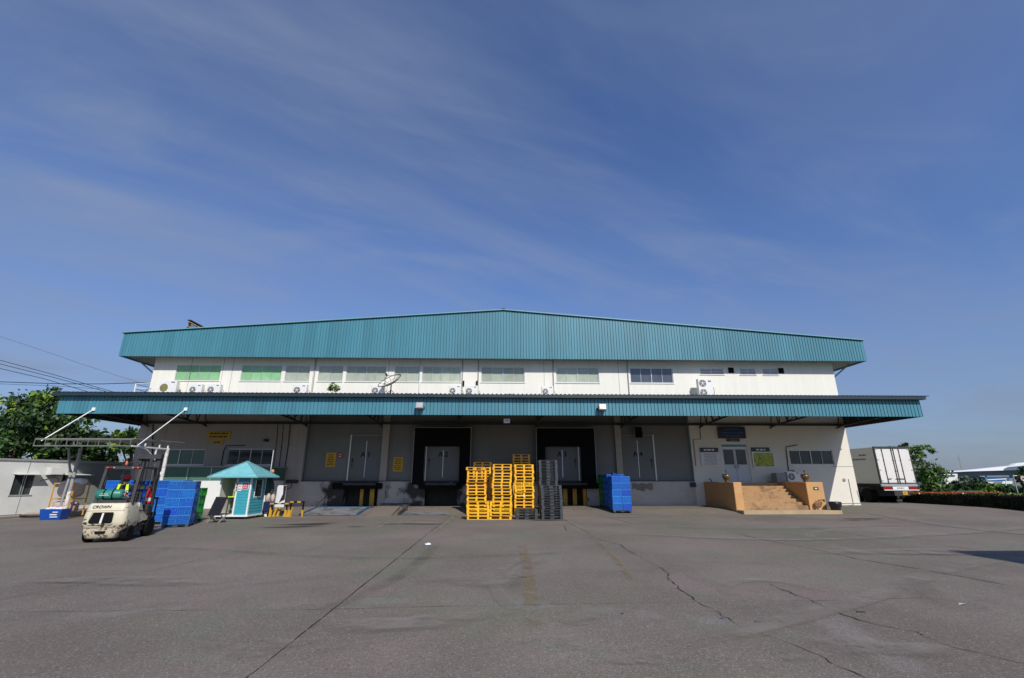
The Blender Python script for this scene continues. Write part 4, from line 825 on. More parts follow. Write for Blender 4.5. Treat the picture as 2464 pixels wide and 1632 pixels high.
# ================================================================= BOOTH (turquoise hut)
bx0, bx1_, by0, by1 = -13.96, -12.42, 24.70, 26.2; bz = -.22
HO = ((bx0+bx1_)/2, (by0+by1)/2, bz); hut = empty('booth', HO, label='small turquoise boarded booth with white posts and a pyramid roof', cat='booth')
ze = at_y(589,1149,24.4).z; za = at_y(589,1112,25.4).z
def boards(m, p0, p1, z0, z1, n, th=.02, nrm=(0, -1)):
    for k in range(n):
        a = z0+(z1-z0)*k/n; b = z0+(z1-z0)*(k+1)/n-.006; nx_, ny_ = nrm
        q = lambda o: [(p0[0]+nx_*o, p0[1]+ny_*o), (p1[0]+nx_*o, p1[1]+ny_*o)]
        (ax, ay), (bx, by) = q(th); (cx, cy), (dx, dy) = q(th*.35); (ex, ey), (fx, fy) = q(-.01)
        m.add([(ax,ay,a),(bx,by,a),(dx,dy,b),(cx,cy,b),(ex,ey,a),(fx,fy,a),(fx,fy,b),(ex,ey,b)], [(0,1,2,3),(4,7,6,5),(0,4,5,1),(3,2,6,7),(0,3,7,4),(1,5,6,2)])
m = MB(HO); m.box(bx0, bx1_, by0, by1, bz+.12, bz+.2); m.box(bx0-.03, bx1_+.03, by0-.045, by0-.001, bz+.12, bz+.2); m.box(bx1_+.001, bx1_+.045, by0, by1, bz+.12, bz+.2); m.build('base_frame', M['white'], hut)
m = MB(HO)
for x in (bx0+.1, bx1_-.1):
    for y in (by0+.08, by1-.12): m.box(x-.05, x+.05, y-.05, y+.05, bz, bz+.12)
m.build('foot', M['blackp'], hut)
xd = at_y(560, 1240, by0).x-.04    # door opening right edge
for x, y in ((bx0, by0), (bx1_-.05, by0), (bx1_-.05, by1-.06), (bx0, by1-.06), (xd, by0)):
    m = MB(HO); m.box(x-.01, x+.06, y-.02, y+.06, bz+.2, ze-.001); m.build('post', M['white'], hut)
m = MB(HO); boards(m, (xd+.06, by0+.02), (bx1_-.06, by0+.02), bz+.2, ze, 13); m.box(xd+.06, bx1_-.06, by0+.034, by0+.05, bz+.2, ze); m.build('front_panel', M['huteal'], hut)
wy0, wy1, wz0, wz1 = by0+.42, by1-.42, bz+1.05, ze-.12
m = MB(HO); boards(m, (bx1_, by0+.06), (bx1_, by1-.06), bz+.2, wz0, 6, nrm=(1, 0)); boards(m, (bx1_, by0+.06), (bx1_, wy0), wz0, ze, 6, nrm=(1, 0)); boards(m, (bx1_, wy1), (bx1_, by1-.06), wz0, ze, 6, nrm=(1, 0)); m.build('side_panel', M['huteal'], hut)
m = MB(HO)
for a, b, c, d in ((wy0-.05, wy1+.05, wz0-.05, wz0), (wy0-.05, wy0, wz0+.001, wz1), (wy1, wy1+.05, wz0+.001, wz1)): m.box(bx1_+.001, bx1_+.035, a, b, c, d)
m.build('window_frame', M['white'], hut)
m = MB(HO); m.box(bx1_-.03, bx1_-.02, wy0, wy1, wz0, wz1); m.build('window_pane', M['glassd'], hut)
m = MB(HO); m.box(bx0, bx1_-.02, by1-.05, by1-.02, bz+.2, ze); m.box(bx0+.0, bx0+.02, by0+.05, by1-.05, bz+.2, ze); m.build('inner_board', M['interior'], hut)
m = MB(HO); cx_, cy_ = HO[0], HO[1]; ev = .48; q = [(bx0-ev, by0-ev*.8), (bx1_+ev, by0-ev*.8), (bx1_+ev, by1+ev*.8), (bx0-ev, by1+ev*.8)]
for s in range(4):
    (ax, ay), (bx, by) = q[s], q[(s+1) % 4]; nb = 9
    for k in range(nb):
        t0, t1 = k/nb, (k+1)/nb-.012; P = lambda x, y, t, dz: (x+(cx_-x)*t, y+(cy_-y)*t, ze+(za-ze)*t+dz)
        m.add([P(ax,ay,t0,.03), P(bx,by,t0,.03), P(bx,by,t1,.012), P(ax,ay,t1,.012), P(ax,ay,t0,-.01), P(bx,by,t0,-.01), P(bx,by,t1,-.01), P(ax,ay,t1,-.01)], [(0,1,2,3),(0,4,5,1),(1,5,6,2),(0,3,7,4),(3,2,6,7)])
m.box(q[0][0]+.1, q[1][0]-.1, q[0][1]+.1, q[2][1]-.1, ze-.02, ze-.012); m.build('roof', M['hutroof'], hut)
m = MB(HO)
for (x, y) in q: m.bar((x, y, ze+.04), (cx_, cy_, za+.05), .07, .03)
for s in range(4): m.bar((*q[s], ze+.01), (*q[(s+1) % 4], ze+.01), .03, .06)
m.build('roof_trim', M['flash'], hut)
pz = at_y(558,1177,by0).z
m = MB(); m.box(-.16, .16, -.008, 0, 0, .42); O = (at_y(574,1174,by0).x, by0-.012, at_y(574,1182,by0).z); r = empty('poster', O, label='white poster with pink bands on the front of the turquoise booth', cat='poster'); m.build('sheet', M['paper'], r)
m = MB(); m.box(-.13, .13, -.011, -.0085, .06, .13); m.box(-.13, .13, -.011, -.0085, .2, .26); m.box(-.13, .13, -.011, -.0085, .32, .38); m.build('lettering', M['sackpink'], r)
O = (at_y(591,1170,by0).x, by0-.012, at_y(591,1178,by0).z); r = empty('poster', O, label='red notice with white border on the front of the turquoise booth', cat='poster')
m = MB(); m.box(-.17, .17, -.008, 0, 0, .34); m.build('border', M['paper'], r); m = MB(); m.box(-.14, .14, -.012, -.0085, .03, .31); m.build('sheet', M['signred'], r); m = MB(); bars_text(m, -.11, .11, .07, .28, -.0125, 3, 5); m.build('lettering', M['paper'], r)
# things in and beside the booth
m = MB(); pts = [Vector((xd-.22, by0+.25, ze-.05-k*.035+ .008*math.sin(k*2))) for k in range(26)]
for i, p in enumerate(pts): m.lathe([(.008,-.016),(.016,-.008),(.016,.008),(.008,.016)], tuple(p), 6)
tag(m.build('hanging_chain', M['paper'], None, True), 'white chain hanging in the open doorway of the booth', 'chain')
O = (xd-.30, by0+.45, bz+.2); r = empty('stool', O, label='lime green stool standing inside the booth doorway', cat='stool')
m = MB(); m.cbox(-.2, .2, -.2, .2, .80, .86, .02); m.build('seat', M['lime'], r)
m = MB(); m.cbox(-.17, .17, .17, .2, .87, 1.25, .01); m.build('backrest', M['lime'], r)
for x in (-.16, .16):
    for y in (-.16, .16): m = MB(); m.bar((x, y, 0), (x*.85, y*.85, .80), .04); m.build('leg', M['darkgreen'], r)
a = at_g(512, 1259); O = (a.x, a.y, bz); r = empty('folding_chair', O, rz=-.15, label='black folding chair seen from behind beside the booth door', cat='chair')
m = MB(); m.add([(-.27,.0,.28),(.20,.0,.28),(.30,.12,.98),(-.14,.12,1.0),(-.27,.03,.28),(.20,.03,.28),(.30,.15,.98),(-.14,.15,1.0)], [(0,1,2,3),(7,6,5,4),(0,4,5,1),(1,5,6,2),(2,6,7,3),(3,7,4,0)]); m.build('backrest', M['blackp'], r); r.scale = (1.25, 1.2, 1.12)
m = MB(); m.cbox(-.28, .22, .03, .5, .30, .34, .01); m.build('seat', M['blackp'], r)
for x in (-.26, .2): m = MB(); m.bar((x, 0, 0), (x, .45, .33), .03); m.build('leg', M['steelpaint'], r); m = MB(); m.bar((x, .5, 0), (x, .03, .33), .03); m.build('leg', M['steelpaint'], r)

# umbrella, easel, sign stands to the right of the booth
yq = 26.6
p = at_g(655, 1238); O = (p.x, yq, gz(p.x, yq)); r = empty('folded_umbrella', O, label='dark green folded patio umbrella hanging beside the booth', cat='umbrella')
m = MB(); zt_ = at_y(655,1148,yq).z-O[2]; zb_ = at_y(655,1192,yq).z-O[2]
prof = [(.03, zt_+.1), (.14, zt_-.05), (.24, zt_-.35), (.30, zt_-.75), (.26, zb_+.1), (.18, zb_), (.08, zb_+.02)]; prof = prof[::-1]
vs = []; nn = 24
for rr_, h in prof:
    for k in range(nn): a = 6.283*k/nn; q_ = rr_*(1+.22*math.cos(6*a+h*2)); vs.append((q_*math.cos(a), q_*math.sin(a)*.7, h))
m.add(vs, [(i*nn+k, i*nn+(k+1) % nn, (i+1)*nn+(k+1) % nn, (i+1)*nn+k) for i in range(len(prof)-1) for k in range(nn)]); m.build('canopy', M['tarp'], r, True)
m = MB(); m.tube([(0, 0, 0), (0, 0, zt_+.35)], .02, 8); m.build('pole', M['steelpaint'], r, True)
m = MB(); m.lathe([(.28, 0), (.28, .05), (.1, .09), (.05, .3)], (0, 0, 0), 20); m.build('base', M['blackp'], r, True)
p = at_y(676,1200,27.0); O = (p.x, 27.0, gz(p.x, 27.)); r = empty('sign_easel', O, label='tall black and white banner stand behind the striped rail', cat='banner stand')
m = MB(); z1 = at_y(676,1168,27.).z-O[2]; z0 = at_y(676,1221,27.).z-O[2]; m.cbox(-.27, .22, -.01, .01, z0, z1, .004); m.build('banner', M['paper'], r)
m = MB(); m.add([(.05,-.014,z1-.01),(.22,-.014,z1-.01),(.21,-.014,z1-.75),(-.08,-.014,z1-.9),(.08,-.014,z1-.45)], [(0,4,3,2,1)]); m.build('print', M['ink'], r)
m = MB(); m.bar((0, .03, 0), (0, .03, z1), .03); m.bar((-.2, -.1, 0), (0, .03, .5), .03); m.bar((.2, -.1, 0), (0, .03, .5), .03); m.build('stand', M['steel'], r)
p = at_g(641, 1243); O = (p.x, p.y, p.z); r = empty('floor_sign', O, label='small white folding floor sign by the corner of the booth', cat='floor sign')
for s in (-1, 1):
    m = MB(); m.add([(-.12, s*.12, 0), (.12, s*.12, 0), (.09, s*.02, .62), (-.16, s*.02, .62)], [(0,1,2,3)]); m.add([(-.12, s*.12+.01, 0), (.12, s*.12+.01, 0), (.09, s*.02+.01, .62), (-.16, s*.02+.01, .62)], [(3,2,1,0)]); f = m.build('leaf', M['paper'], r)
m = MB(); m.add([(-.06,-.052,.48),(.02,-.052,.48),(-.02,-.066,.40)], [(0,2,1)]); m.build('symbol', M['ink'], r)
# scooter-like bundle behind: blue and black cart
p = at_y(641,1215,26.5); O = (p.x+.12, 26.5, gz(p.x, 26.5)); r = empty('tool_trolley', O, label='dark blue trolley with white bundles between booth and umbrella', cat='trolley')
m = MB(); m.cbox(-.16, .16, -.3, .3, .25, .75, .03); m.build('body', M['signblue'], r); m = MB(); m.tube([(.12, .3, .1), (.14, .32, 1.1), (.0, .32, 1.15)], .018, 6); m.build('handle', M['steel'], r, True)
for x in (-.13, .13): m = MB(); m.lathe([(.1,-.02),(.12,0),(.1,.02)], (x, -.2, .12), 14, 'x'); m.build('wheel', M['black'], r, True); m = MB(); m.lathe([(.1,-.02),(.12,0),(.1,.02)], (x, .2, .12), 14, 'x'); m.build('wheel', M['black'], r, True)
m = MB(); m.lathe([(.05,0),(.12,.1),(.13,.3),(.06,.42)], (-.05, -.1, .75), 12); m.lathe([(.05,0),(.1,.1),(.1,.28),(.05,.36)], (.1, .15, .75), 12); m.build('bundle', M['sack'], r, True)
# hanging potted plant / orange things above the booth
O = tuple(at_y(655,1112,27.5)); 
O = (O[0], 27.5, O[2]); r = empty('bundle_pole', O, label='pale pole with an orange cloth bundle rising behind the booth roof', cat='pole'); zb_ = gz(O[0], 27.5)-O[2]
m = MB(); m.tube([(0, 0, zb_), (-.02, 0, .65)], .018, 6); m.build('pole', M['white'], r, True); m = MB(); m.cbox(-.28, .12, -.15, .15, -.62, -.02, .06); m.build('box', M['interior'], r) if False else None
m = MB(); m.lathe([(.03,-.60),(.09,-.56),(.10,-.50),(.05,-.40)], (.1, 0, 0), 12); m.build('bundle', M['orange'], r, True)
# striped rails
def striped(x0, x1, y, label, legs, z=.72):
    g0 = gz((x0+x1)/2, y); O = ((x0+x1)/2, y, g0); r = empty('striped_barrier', O, label=label, cat='barrier', group='yellow and black barriers by the booth')
    m = MB(O); n = int((x1-x0)/.16)
    for k in range(n): m.cur = k % 2; a = x0+(x1-x0)*k/n; b = x0+(x1-x0)*(k+1)/n; m.box(a, b, y-.03, y+.03, g0+z+.02, g0+z+.09)
    m.build('rail', [M['yel'], M['black']], r)
    for x in legs:
        m = MB(O); m.cur = 1; m.box(x-.035, x+.035, y-.03, y+.03, g0+.34, g0+z+.019); m.cur = 0; m.box(x-.04, x+.04, y-.035, y+.035, g0, g0+.339); m.build('leg', [M['yel'], M['black']], r)
    return r
ya = 26.2; xa, xb, xc_, xd_ = (at_y(q_, 1210, ya).x for q_ in (651, 695, 698, 733))
striped(xa, xb, ya, 'striped barrier rail nearer the booth', (xa+.1, xb-.08), z=.60)
striped(xc_, xd_, ya, 'striped barrier rail ending by the blue ramp', (xc_+.06, xd_-.05), z=.68)
for i, px in enumerate((649, 658, 668, 685, 692, 698)):
    p = at_g(px, 1244-i*.8 if i < 3 else 1243.5); m = MB(); w = .055
    m.add([(-w,-w,0),(w,-w,0),(w,w,0),(-w,w,0),(-w*.7+.04,-w*.6,.46),(w*.7+.04,-w*.6,.46),(w*.7+.04,w*.6,.46),(-w*.7+.04,w*.6,.46)], [(0,3,2,1),(4,5,6,7),(0,1,5,4),(1,2,6,5),(2,3,7,6),(3,0,4,7)]); m.cbox(-w*1.5, w*1.5, -w*1.5, w*1.5, 0, .03, .005)
    O = (p.x, p.y, p.z)
    o = m.build('traffic_post', M['yel']); o.location = O; o.rotation_euler = (0, R([-6, 9, 4, -3, 5, 2][i]), 0)
    tag(o, '%s yellow boot-like post standing below the striped rails' % ['first leftmost', 'second', 'third leaning', 'fourth', 'fifth', 'rightmost'][i], 'post', 'short yellow posts below the striped rails')

# green cabin by the wall behind the booth
yk = 29.6; x0, x1 = at_y(392,1150,yk).x, at_y(646,1150,yk).x; z1 = at_y(500,1122,yk).z; zm = at_y(500,1157,yk).z
O = ((x0+x1)/2, yk, 0); r = empty('green_cabin', O, label='low cabin with green upper panels and white lower panels along the wall behind the booth', cat='cabin')
m = MB(O); m.box(x0, x1, yk, yk+2.2, zm, z1-.08); m.build('upper_panel', mat('dull_green_panel', (.07, .17, .13), .55, var=.15, vscale=.8, coord='World'), r)
m = MB(O); m.box(x0+.01, x1-.01, yk-.02, yk+2.2, -.1, zm-.002); m.build('lower_panel', M['white'], r)
m = MB(O); m.box(x0-.1, x1+.1, yk-.15, yk+2.25, z1-.078, z1); m.build('roof', M['steelpaint'], r)
m = MB(O); k = 0
while x0+k*1.4 < x1: m.box(x0+k*1.4-.02, x0+k*1.4+.02, yk-.012, yk-.001, zm, z1-.08); k += 1
m.build('panel_joint', M['alu'], r)

# ================================================================= RAMPS
a, b = at_g(722, 1241), at_g(857, 1240); x0, x1, y0 = a.x, b.x, a.y; y1 = y0+2.5; g0 = gz(x0, y0)
z1 = at_y(800, 1221, y1).z
O = ((x0+x1)/2, y0, g0); r = empty('loading_ramp', O, label='blue edged steel loading ramp in front of the A1 dock', cat='ramp')
m = MB(O); m.prism([(x0, y0, g0+.02), (x0, y1, z1), (x0, y1, z1-.06), (x0, y0+.15, g0+.01)][::-1], (x1-x0, 0, 0)); m.build('deck', M['plate'], r)
for xx, s in ((x0, -1), (x1, 1)):
    m = MB(O); w = .05*s; m.bar((xx+w, y0, g0+.05), (xx+w, y1, z1+.02), .05, .08)
    for k in range(1, 7):
        y = y0+(y1-y0)*k/7; zz = g0+.06+(z1+.03-g0-.06)*k/7; m.bar((xx+w, y, gz(xx, y)), (xx+w, y, zz-.05), .06)
    m.bar((xx+w, y1, gz(xx, y1)), (xx+w, y1, z1), .08); m.build('side_rail', M['bluesteel'], r)
m = MB(O); m.cbox(x0-.1, x1+.12, y1+.002, y1+.75, z1-.07, z1+.012, .01); m.build('platform', M['bluesteel'], r)
m = MB(O); m.bar((x0, y1+.7, -.05), (x0, y1+.7, z1-.07), .08); m.bar((x1, y1+.7, -.05), (x1, y1+.7, z1-.07), .08); m.build('leg', M['bluesteel'], r)
a, b = at_g(961, 1240), at_g(1082, 1238.5); x0, x1, y0 = a.x, b.x, a.y; y1 = y0+3.0; z1 = at_y(1040, 1221, y1).z; g0 = gz(x0, y0)
O = ((x0+x1)/2, y0, g0); r = empty('loading_ramp', O, label='bare grey steel loading ramp in front of the A2 dock', cat='ramp')
m = MB(O); m.prism([(x0, y0, g0+.02), (x0+.15, y1, z1), (x0+.15, y1, z1-.06), (x0, y0+.15, g0+.01)][::-1], (x1-x0, 0, 0)); m.build('deck', M['plate'], r)
m = MB(O)
for xx in (x0+.05, x1-.02):
    for k in range(1, 6): y = y0+(y1-y0)*k/5; m.bar((xx, y, gz(xx, y)-.02), (xx, y, g0+.02+(z1-g0)*k/5-.03), .07)
m.build('leg', M['steel'], r)
a = at_y(972, 1226, 28.2); m = MB(); g0 = gz(a.x, 28.); m.prism([(a.x-.12, 27.0, g0-.1), (a.x+.02, 27.0, g0-.1), (a.x+.05, 28.6, g0+.1), (a.x-.1, 28.8, g0+.1)], (0, 0, .14)); m.cbox(a.x-.12, a.x+.12, 28.4, 28.7, -.1, .26, .02); tag(m.build('ramp_hinge_block', M['steel']), 'dark metal wedge block at the left edge of the grey ramp', 'block')
# pale concrete apron between the ramps
p = [at_g(858, 1243), at_g(958, 1241)]; m = MB()
O = (0, 0, 0); x0, x1, y0, y1 = p[0].x+.45, p[1].x-.35, 26.2, 29.0; m.prism([(x0, y0, gz(x0, y0)-.05), (x0, y1, .16), (x0, y1, -.3), (x0, y0, -.3)][::-1], (x1-x0, 0, 0)); tag(m.build('concrete_apron', M['yard']), 'pale cracked concrete wedge between the two steel ramps', 'ramp')
m = MB(); c = at_y(955,1218,31.7); m.cbox(c.x-1.0, c.x+.9, 31.5, 31.8, 0, .17, .03); tag(m.build('wheel_stop', M['blackp']), 'black rubber wheel stop lying at the wall between A1 and A2', 'wheel stop')
# foot stand near A1
c = at_y(783,1215,31.6); m = MB(); O = (c.x, 31.6, 0); r = empty('wall_stand', O, label='thin dark metal frame leaning on the wall left of the A1 bumper', cat='frame')
m = MB(); m.bar((-.12,0,0), (-.10,.3,1.0), .03); m.bar((.10,0,0), (.10,.3,.98), .03); m.bar((-.11,.15,.5), (.10,.15,.5), .02); m.bar((-.11,.3,1.0), (.1,.3,.98), .03); m.bar((-.5,-.3,0), (-.11,.2,.62), .03); m.build('frame', M['steel'], r)
# ================================================================= FORKLIFT
def loft(m, secs, cap=True):
    n = len(secs[0]); vs = [p for s in secs for p in s]
    fs = [(i*n+k, i*n+(k+1) % n, (i+1)*n+(k+1) % n, (i+1)*n+k) for i in range(len(secs)-1) for k in range(n)]
    if cap: fs += [tuple(range(n-1, -1, -1)), tuple(range((len(secs)-1)*n, len(secs)*n))]
    m.add(vs, fs)
def rrect(x0, x1, y0, y1, z, r, k=5, rb=None):
    P = []; rb = r if rb is None else rb
    for cx, cy, a0, rr_ in ((x0+r, y0+r, 180, r), (x1-r, y0+r, 270, r), (x1-rb, y1-rb, 0, rb), (x0+rb, y1-rb, 90, rb)):
        for i in range(k): a = R(a0+90*i/(k-1)); P.append((cx+rr_*math.cos(a), cy+rr_*math.sin(a), z))
    return P
FR = .25; ra = Vector((-12.47, 16.3, -.22)); hd = Vector((-math.sin(FR), math.cos(FR), 0)); FL = ra-hd*.55
fk = empty('forklift', FL, rz=FR, label='cream forklift with chipped paint seen from behind with its driver, facing the blue crates', cat='forklift')
m = MB(); S = []
for z, w, y0, y1, r in ((.44,.56,.10,.95,.14),(.50,.575,.05,.95,.15),(.62,.58,.02,.95,.16),(.85,.565,.03,.95,.16),(1.02,.54,.06,.95,.15),(1.13,.515,.09,.95,.12),(1.17,.49,.13,.95,.10)): S.append(rrect(-w, w, y0, y1, z, r, rb=.03))
loft(m, S); m.build('counterweight', M['cream'], fk, True)
m = MB(); S = []
for z, a, b, y0, r in ((.12,-.44,.30,.22,.08),(.16,-.47,.34,.17,.09),(.30,-.53,.42,.13,.10),(.435,-.555,.56,.11,.12)): S.append(rrect(a, b, y0, .8, z, r, rb=.03))
loft(m, S); m.build('lower_skirt', M['creamworn'], fk, True)
def wplate(m, z0, z1, a0, a1, b0, b1, y, r=.05, th=.012):
    P = []
    for cx, cz, s in ((a0+r, z0+r, 180), (a1-r, z0+r, 270), (b1-r, z1-r, 0), (b0+r, z1-r, 90)):
        for i in range(5): a = R(s+90*i/4); P.append((cx+r*math.cos(a), cz+r*math.sin(a)))
    vs = [(x, y(z)-th, z) for x, z in P]+[(x, y(z)+.05, z) for x, z in P]; n = len(P); m.add(vs, [tuple(range(n))]+[(i, n+i, n+(i+1) % n, (i+1) % n) for i in range(n)])
yb = lambda z: .02 if z < .85 else .02+(z-.85)*.13
m = MB(); wplate(m, .575, .90, -.37, .25, -.31, .25, yb, .07); m.build('engine_grille_opening', M['black'], fk)
m = MB(); 
for w_, c_ in ((.005, 0),): pass
m.prism([(-.075, yb(.6)-.03, .585), (-.02, yb(.6)-.03, .585), (.005, yb(.88)-.03, .888), (-.045, yb(.88)-.03, .888)], (0, .015, 0)); m.build('grille_bar', M['white'], fk)
m = MB(); m.tube([(x, yb(z)-.006, z) for x, z in ((-.39,.60),(-.385,.575),(-.36,.56),(.23,.56),(.26,.575),(.265,.60),(.265,.87),(.255,.905),(.22,.915),(-.29,.915),(-.325,.90),(-.34,.87),(-.39,.60))], .012, 6); m.tube([(-.50, yb(.96)+.012, .955), (-.3, yb(.96)-.002, .96), (.3, yb(.96)-.002, .96), (.5, yb(.96)+.02, .955)], .006, 5); m.build('body_crease', M['cream'], fk, True)
m = MB(); wplate(m, .27, .35, -.18, .08, -.20, .10, lambda z: .125, .02); m.build('tow_slot', M['black'], fk)
text_mesh('CROWN', .125, 'lettering', M['ink'], fk, (-.13, yb(1.06)+.005, 1.065), rot=(R(82), 0, 0), depth=.003, bold=.0005, shear=.25)
for s in (-1, 1):
    m = MB(); x = s*.545
    m.prism([(x, .90, .50), (x, 1.72, .56), (x, 1.74, .66), (x, 1.45, .76), (x, 1.22, .92), (x, 1.05, 1.12), (x, .90, 1.15)], (-s*.05, 0, 0)); m.build('side_panel', M['cream'], fk)
m = MB(); m.cbox(-.50, .50, .30, 2.15, .22, .52, .03); m.cbox(-.49, .49, .95, 2.05, .52, .70, .02); m.cbox(-.48, .48, 1.75, 2.05, .70, 1.05, .03); m.build('chassis', M['steel'], fk)
def wheel(x, y, r, w, name='wheel'):
    m = MB(); m.lathe([(r*.55, -w/2), (r*.93, -w/2), (r, -w*.38), (r, w*.38), (r*.93, w/2), (r*.55, w/2)], (x, y, r), 28, 'x'); o = m.build(name, M['black'], fk, True)
    m = MB(); m.lathe([(r*.2, -w*.42), (r*.54, -w*.40), (r*.54, w*.40), (r*.2, w*.42)], (x, y, r), 20, 'x'); m.build('rim', M['creamworn'], o, True); return o
wheel(-.50, .55, .24, .18); wheel(.50, .55, .24, .18); wheel(-.50, 1.98, .32, .20); wheel(.50, 1.98, .32, .20)
# overhead guard
gt = 2.27
for s in (-1, 1):
    m = MB(); m.bar((s*.50, .42, 1.12), (s*.48, .62, gt-.02), .08, .09); m.build('guard_pillar', M['steel'], fk)
    m = MB(); m.bar((s*.50, 2.02, .98), (s*.49, 1.70, gt-.02), .06, .08); m.build('guard_pillar', M['steel'], fk)
m = MB(); m.bar((-.50, .60, gt), (-.50, 1.75, gt), .07, .06); m.bar((.50, .60, gt), (.50, 1.75, gt), .07, .06); m.bar((-.54, .60, gt), (.54, .60, gt), .06, .09); m.bar((-.54, 1.75, gt), (.54, 1.75, gt), .06, .07)
for k in range(1, 6): x = -.50+1.0*k/6; m.bar((x, .62, gt+.01), (x, 1.74, gt+.01), .035, .03)
m.build('guard_roof', M['steel'], fk)
for a, b, mt in ((-.45,-.27,'redlens'),(-.27,-.22,'alu'),(.22,.27,'alu'),(.27,.45,'redlens')):
    m = MB(); m.cbox(a*1.08, b*1.08-.004, .535, .567, gt-.025, gt+.022, .006); m.build('tail_lamp', M[mt], fk)
for x in (-.41, .38): m = MB(); m.cbox(x*1.08-.025, x*1.08+.025, .525, .534, gt-.018, gt+.014, .003); m.build('tail_lamp', M['orangelens'], fk)
m = MB(); m.cbox(-.1, .08, .62, .77, gt+.03, gt+.10, .01); m.build('beacon_base', M['blackp'], fk); m = MB(); m.lathe([(.032, 0), (.032, .07), (.022, .11), (.008, .12)], (-.01, .70, gt+.10), 16); m.build('beacon', M['orangelens'], fk, True)
m = MB(); m.bar((.0, .60, gt-.04), (0, .60, gt-.28), .03); m.cbox(-.05, .05, .57, .63, gt-.34, gt-.22, .01); m.build('rear_camera', M['blackp'], fk)
# mast
for s in (-1, 1):
    m = MB(); m.box(s*.30-.05, s*.30+.05, 2.32, 2.50, .08, 2.76); m.build('mast_rail', M['steel'], fk)
    m = MB(); m.box(s*.20-.035, s*.20+.035, 2.36, 2.48, .12, 2.74); m.build('mast_rail', M['steel'], fk)
m = MB(); m.box(-.38, .38, 2.24, 2.44, 2.62, 2.78); m.build('mast_crossbar', M['steel'], fk)
for z0_, z1_ in ((1.55, 1.65), (.25, .4)): m = MB(); m.box(-.36, .36, 2.26, 2.315, z0_, z1_); m.build('mast_crossbar', M['steel'], fk)
m = MB(); m.tube([(-.08, 2.40, .2), (-.08, 2.40, 2.64)], .045, 10); m.tube([(.1, 2.38, .3), (.1, 2.38, 2.6)], .02, 8); m.tube([(-.15, 2.36, .3), (-.15, 2.36, 2.2), (-.3, 2.2, 2.5)], .014, 6); m.build('lift_cylinder', M['steel'], fk, True)
m = MB(); m.cbox(-.46, .46, 2.52, 2.60, .25, .38, .01); m.cbox(-.46, .46, 2.52, 2.60, .62, .75, .01)
for x in (-.42, -.14, .14, .42): m.box(x-.02, x+.02, 2.53, 2.58, .38, 1.25)
m.cbox(-.46, .46, 2.53, 2.59, 1.20, 1.27, .01); m.build('fork_carriage', M['steel'], fk)
for s in (-1, 1): m = MB(); m.prism([(s*.26-.05, 2.61, .05), (s*.26-.05, 3.55, .05), (s*.26-.05, 3.55, .07), (s*.26-.05, 2.66, .10), (s*.26-.05, 2.66, .72), (s*.26-.05, 2.61, .72)], (.10, 0, 0)); m.build('fork', M['steel'], fk)
m = MB(); m.cbox(-.35, .15, .88, 1.35, .98, 1.17, .03); m.cbox(-.33, .13, .84, .91, 1.17, 1.50, .03); m.build('seat', M['blackp'], fk)
m = MB(); m.tube([(0, 1.95, .95), (0, 1.72, 1.32)], .02, 8); q = [Vector((.15*math.cos(6.283*i/20), 1.70+.15*math.sin(6.283*i/20)*.45, 1.33-.15*math.sin(6.283*i/20)*.0+.06*math.sin(6.283*i/20))) for i in range(21)]; m.tube(q, .014, 6); m.build('steering_wheel', M['blackp'], fk, True)
m = MB(); m.box(-.42, .40, .30, .72, 1.17, 1.23); m.bar((-.40, .34, 1.25), (.38, .34, 1.25), .03); m.bar((-.40, .66, 1.25), (.38, .66, 1.25), .03); m.build('tank_cradle', M['steel'], fk)
m = MB(); m.bar((.54, .95, .9), (.54, 1.7, .84), .03); m.cbox(.44, .55, 1.2, 1.6, .40, .46, .01); m.build('entry_step', M['steel'], fk)
m = MB(); m.tube([(-.55, 1.0, 2.05), (-.62, .95, 1.9)], .012, 6); m.cbox(-.7, -.56, .9, .94, 1.7, 1.9, .01); m.build('mirror', M['steel'], fk)
# gas tank and extinguisher, strapped on but things of their own
Rz = Matrix.Rotation(FR, 3, 'Z')
def onfk(x, y, z): v = Rz @ Vector((x, y, z)); return FL+v
o = empty('gas_cylinder', onfk(-.14, .48, 1.43), rz=FR, label='green gas cylinder lying across the back of the forklift', cat='gas cylinder')
m = MB(); m.lathe([(.02,-.49),(.09,-.485),(.14,-.45),(.165,-.39),(.168,-.1),(.168,.32),(.15,.37),(.10,.40),(.05,.41)], (0, 0, 0), 28, 'x'); m.build('tank', M['tealtank'], o, True)
for x in (-.18, .10): m = MB(); m.lathe([(.169,-.025),(.174,-.024),(.174,.024),(.169,.025)], (x, 0, 0), 28, 'x'); m.build('strap', M['black'], o, True)
m = MB(); m.tube([(.50+.0*k, .12*math.cos(6.283*k/16), .12*math.sin(6.283*k/16)) for k in range(17)], .014, 6); m.tube([(.36, .0, .12), (.50, 0, .12)], .012, 5); m.tube([(.36, .0, -.12), (.50, 0, -.12)], .012, 5); m.build('collar', M['chrome'], o, True)
m = MB(); m.lathe([(.04, .0), (.04, .06), (.02, .1)], (.41, 0, 0), 12, 'x'); m.build('valve', M['red'], o, True)
m = MB(); m.tube([(.46, 0, -.02), (.6, .0, -.1), (.45, .05, -.22)], .016, 6); m.build('hose', M['chrome'], o, True)
m = MB(); bars_text(m, -.32, .02, -.05, .04, -.168, 2, 4); m.build('lettering', M['paper'], o)
_gas = o; _gas.scale = (.84, .95, .95)
o = empty('fire_extinguisher', onfk(.36, 2.02, 1.06), rz=FR, label='red fire extinguisher hung beside the forklift mast', cat='fire extinguisher')
m = MB(); m.lathe([(.05,0),(.07,.02),(.07,.36),(.045,.42),(.02,.44)], (0, -.05, 0), 18); m.build('bottle', M['red'], o, True)
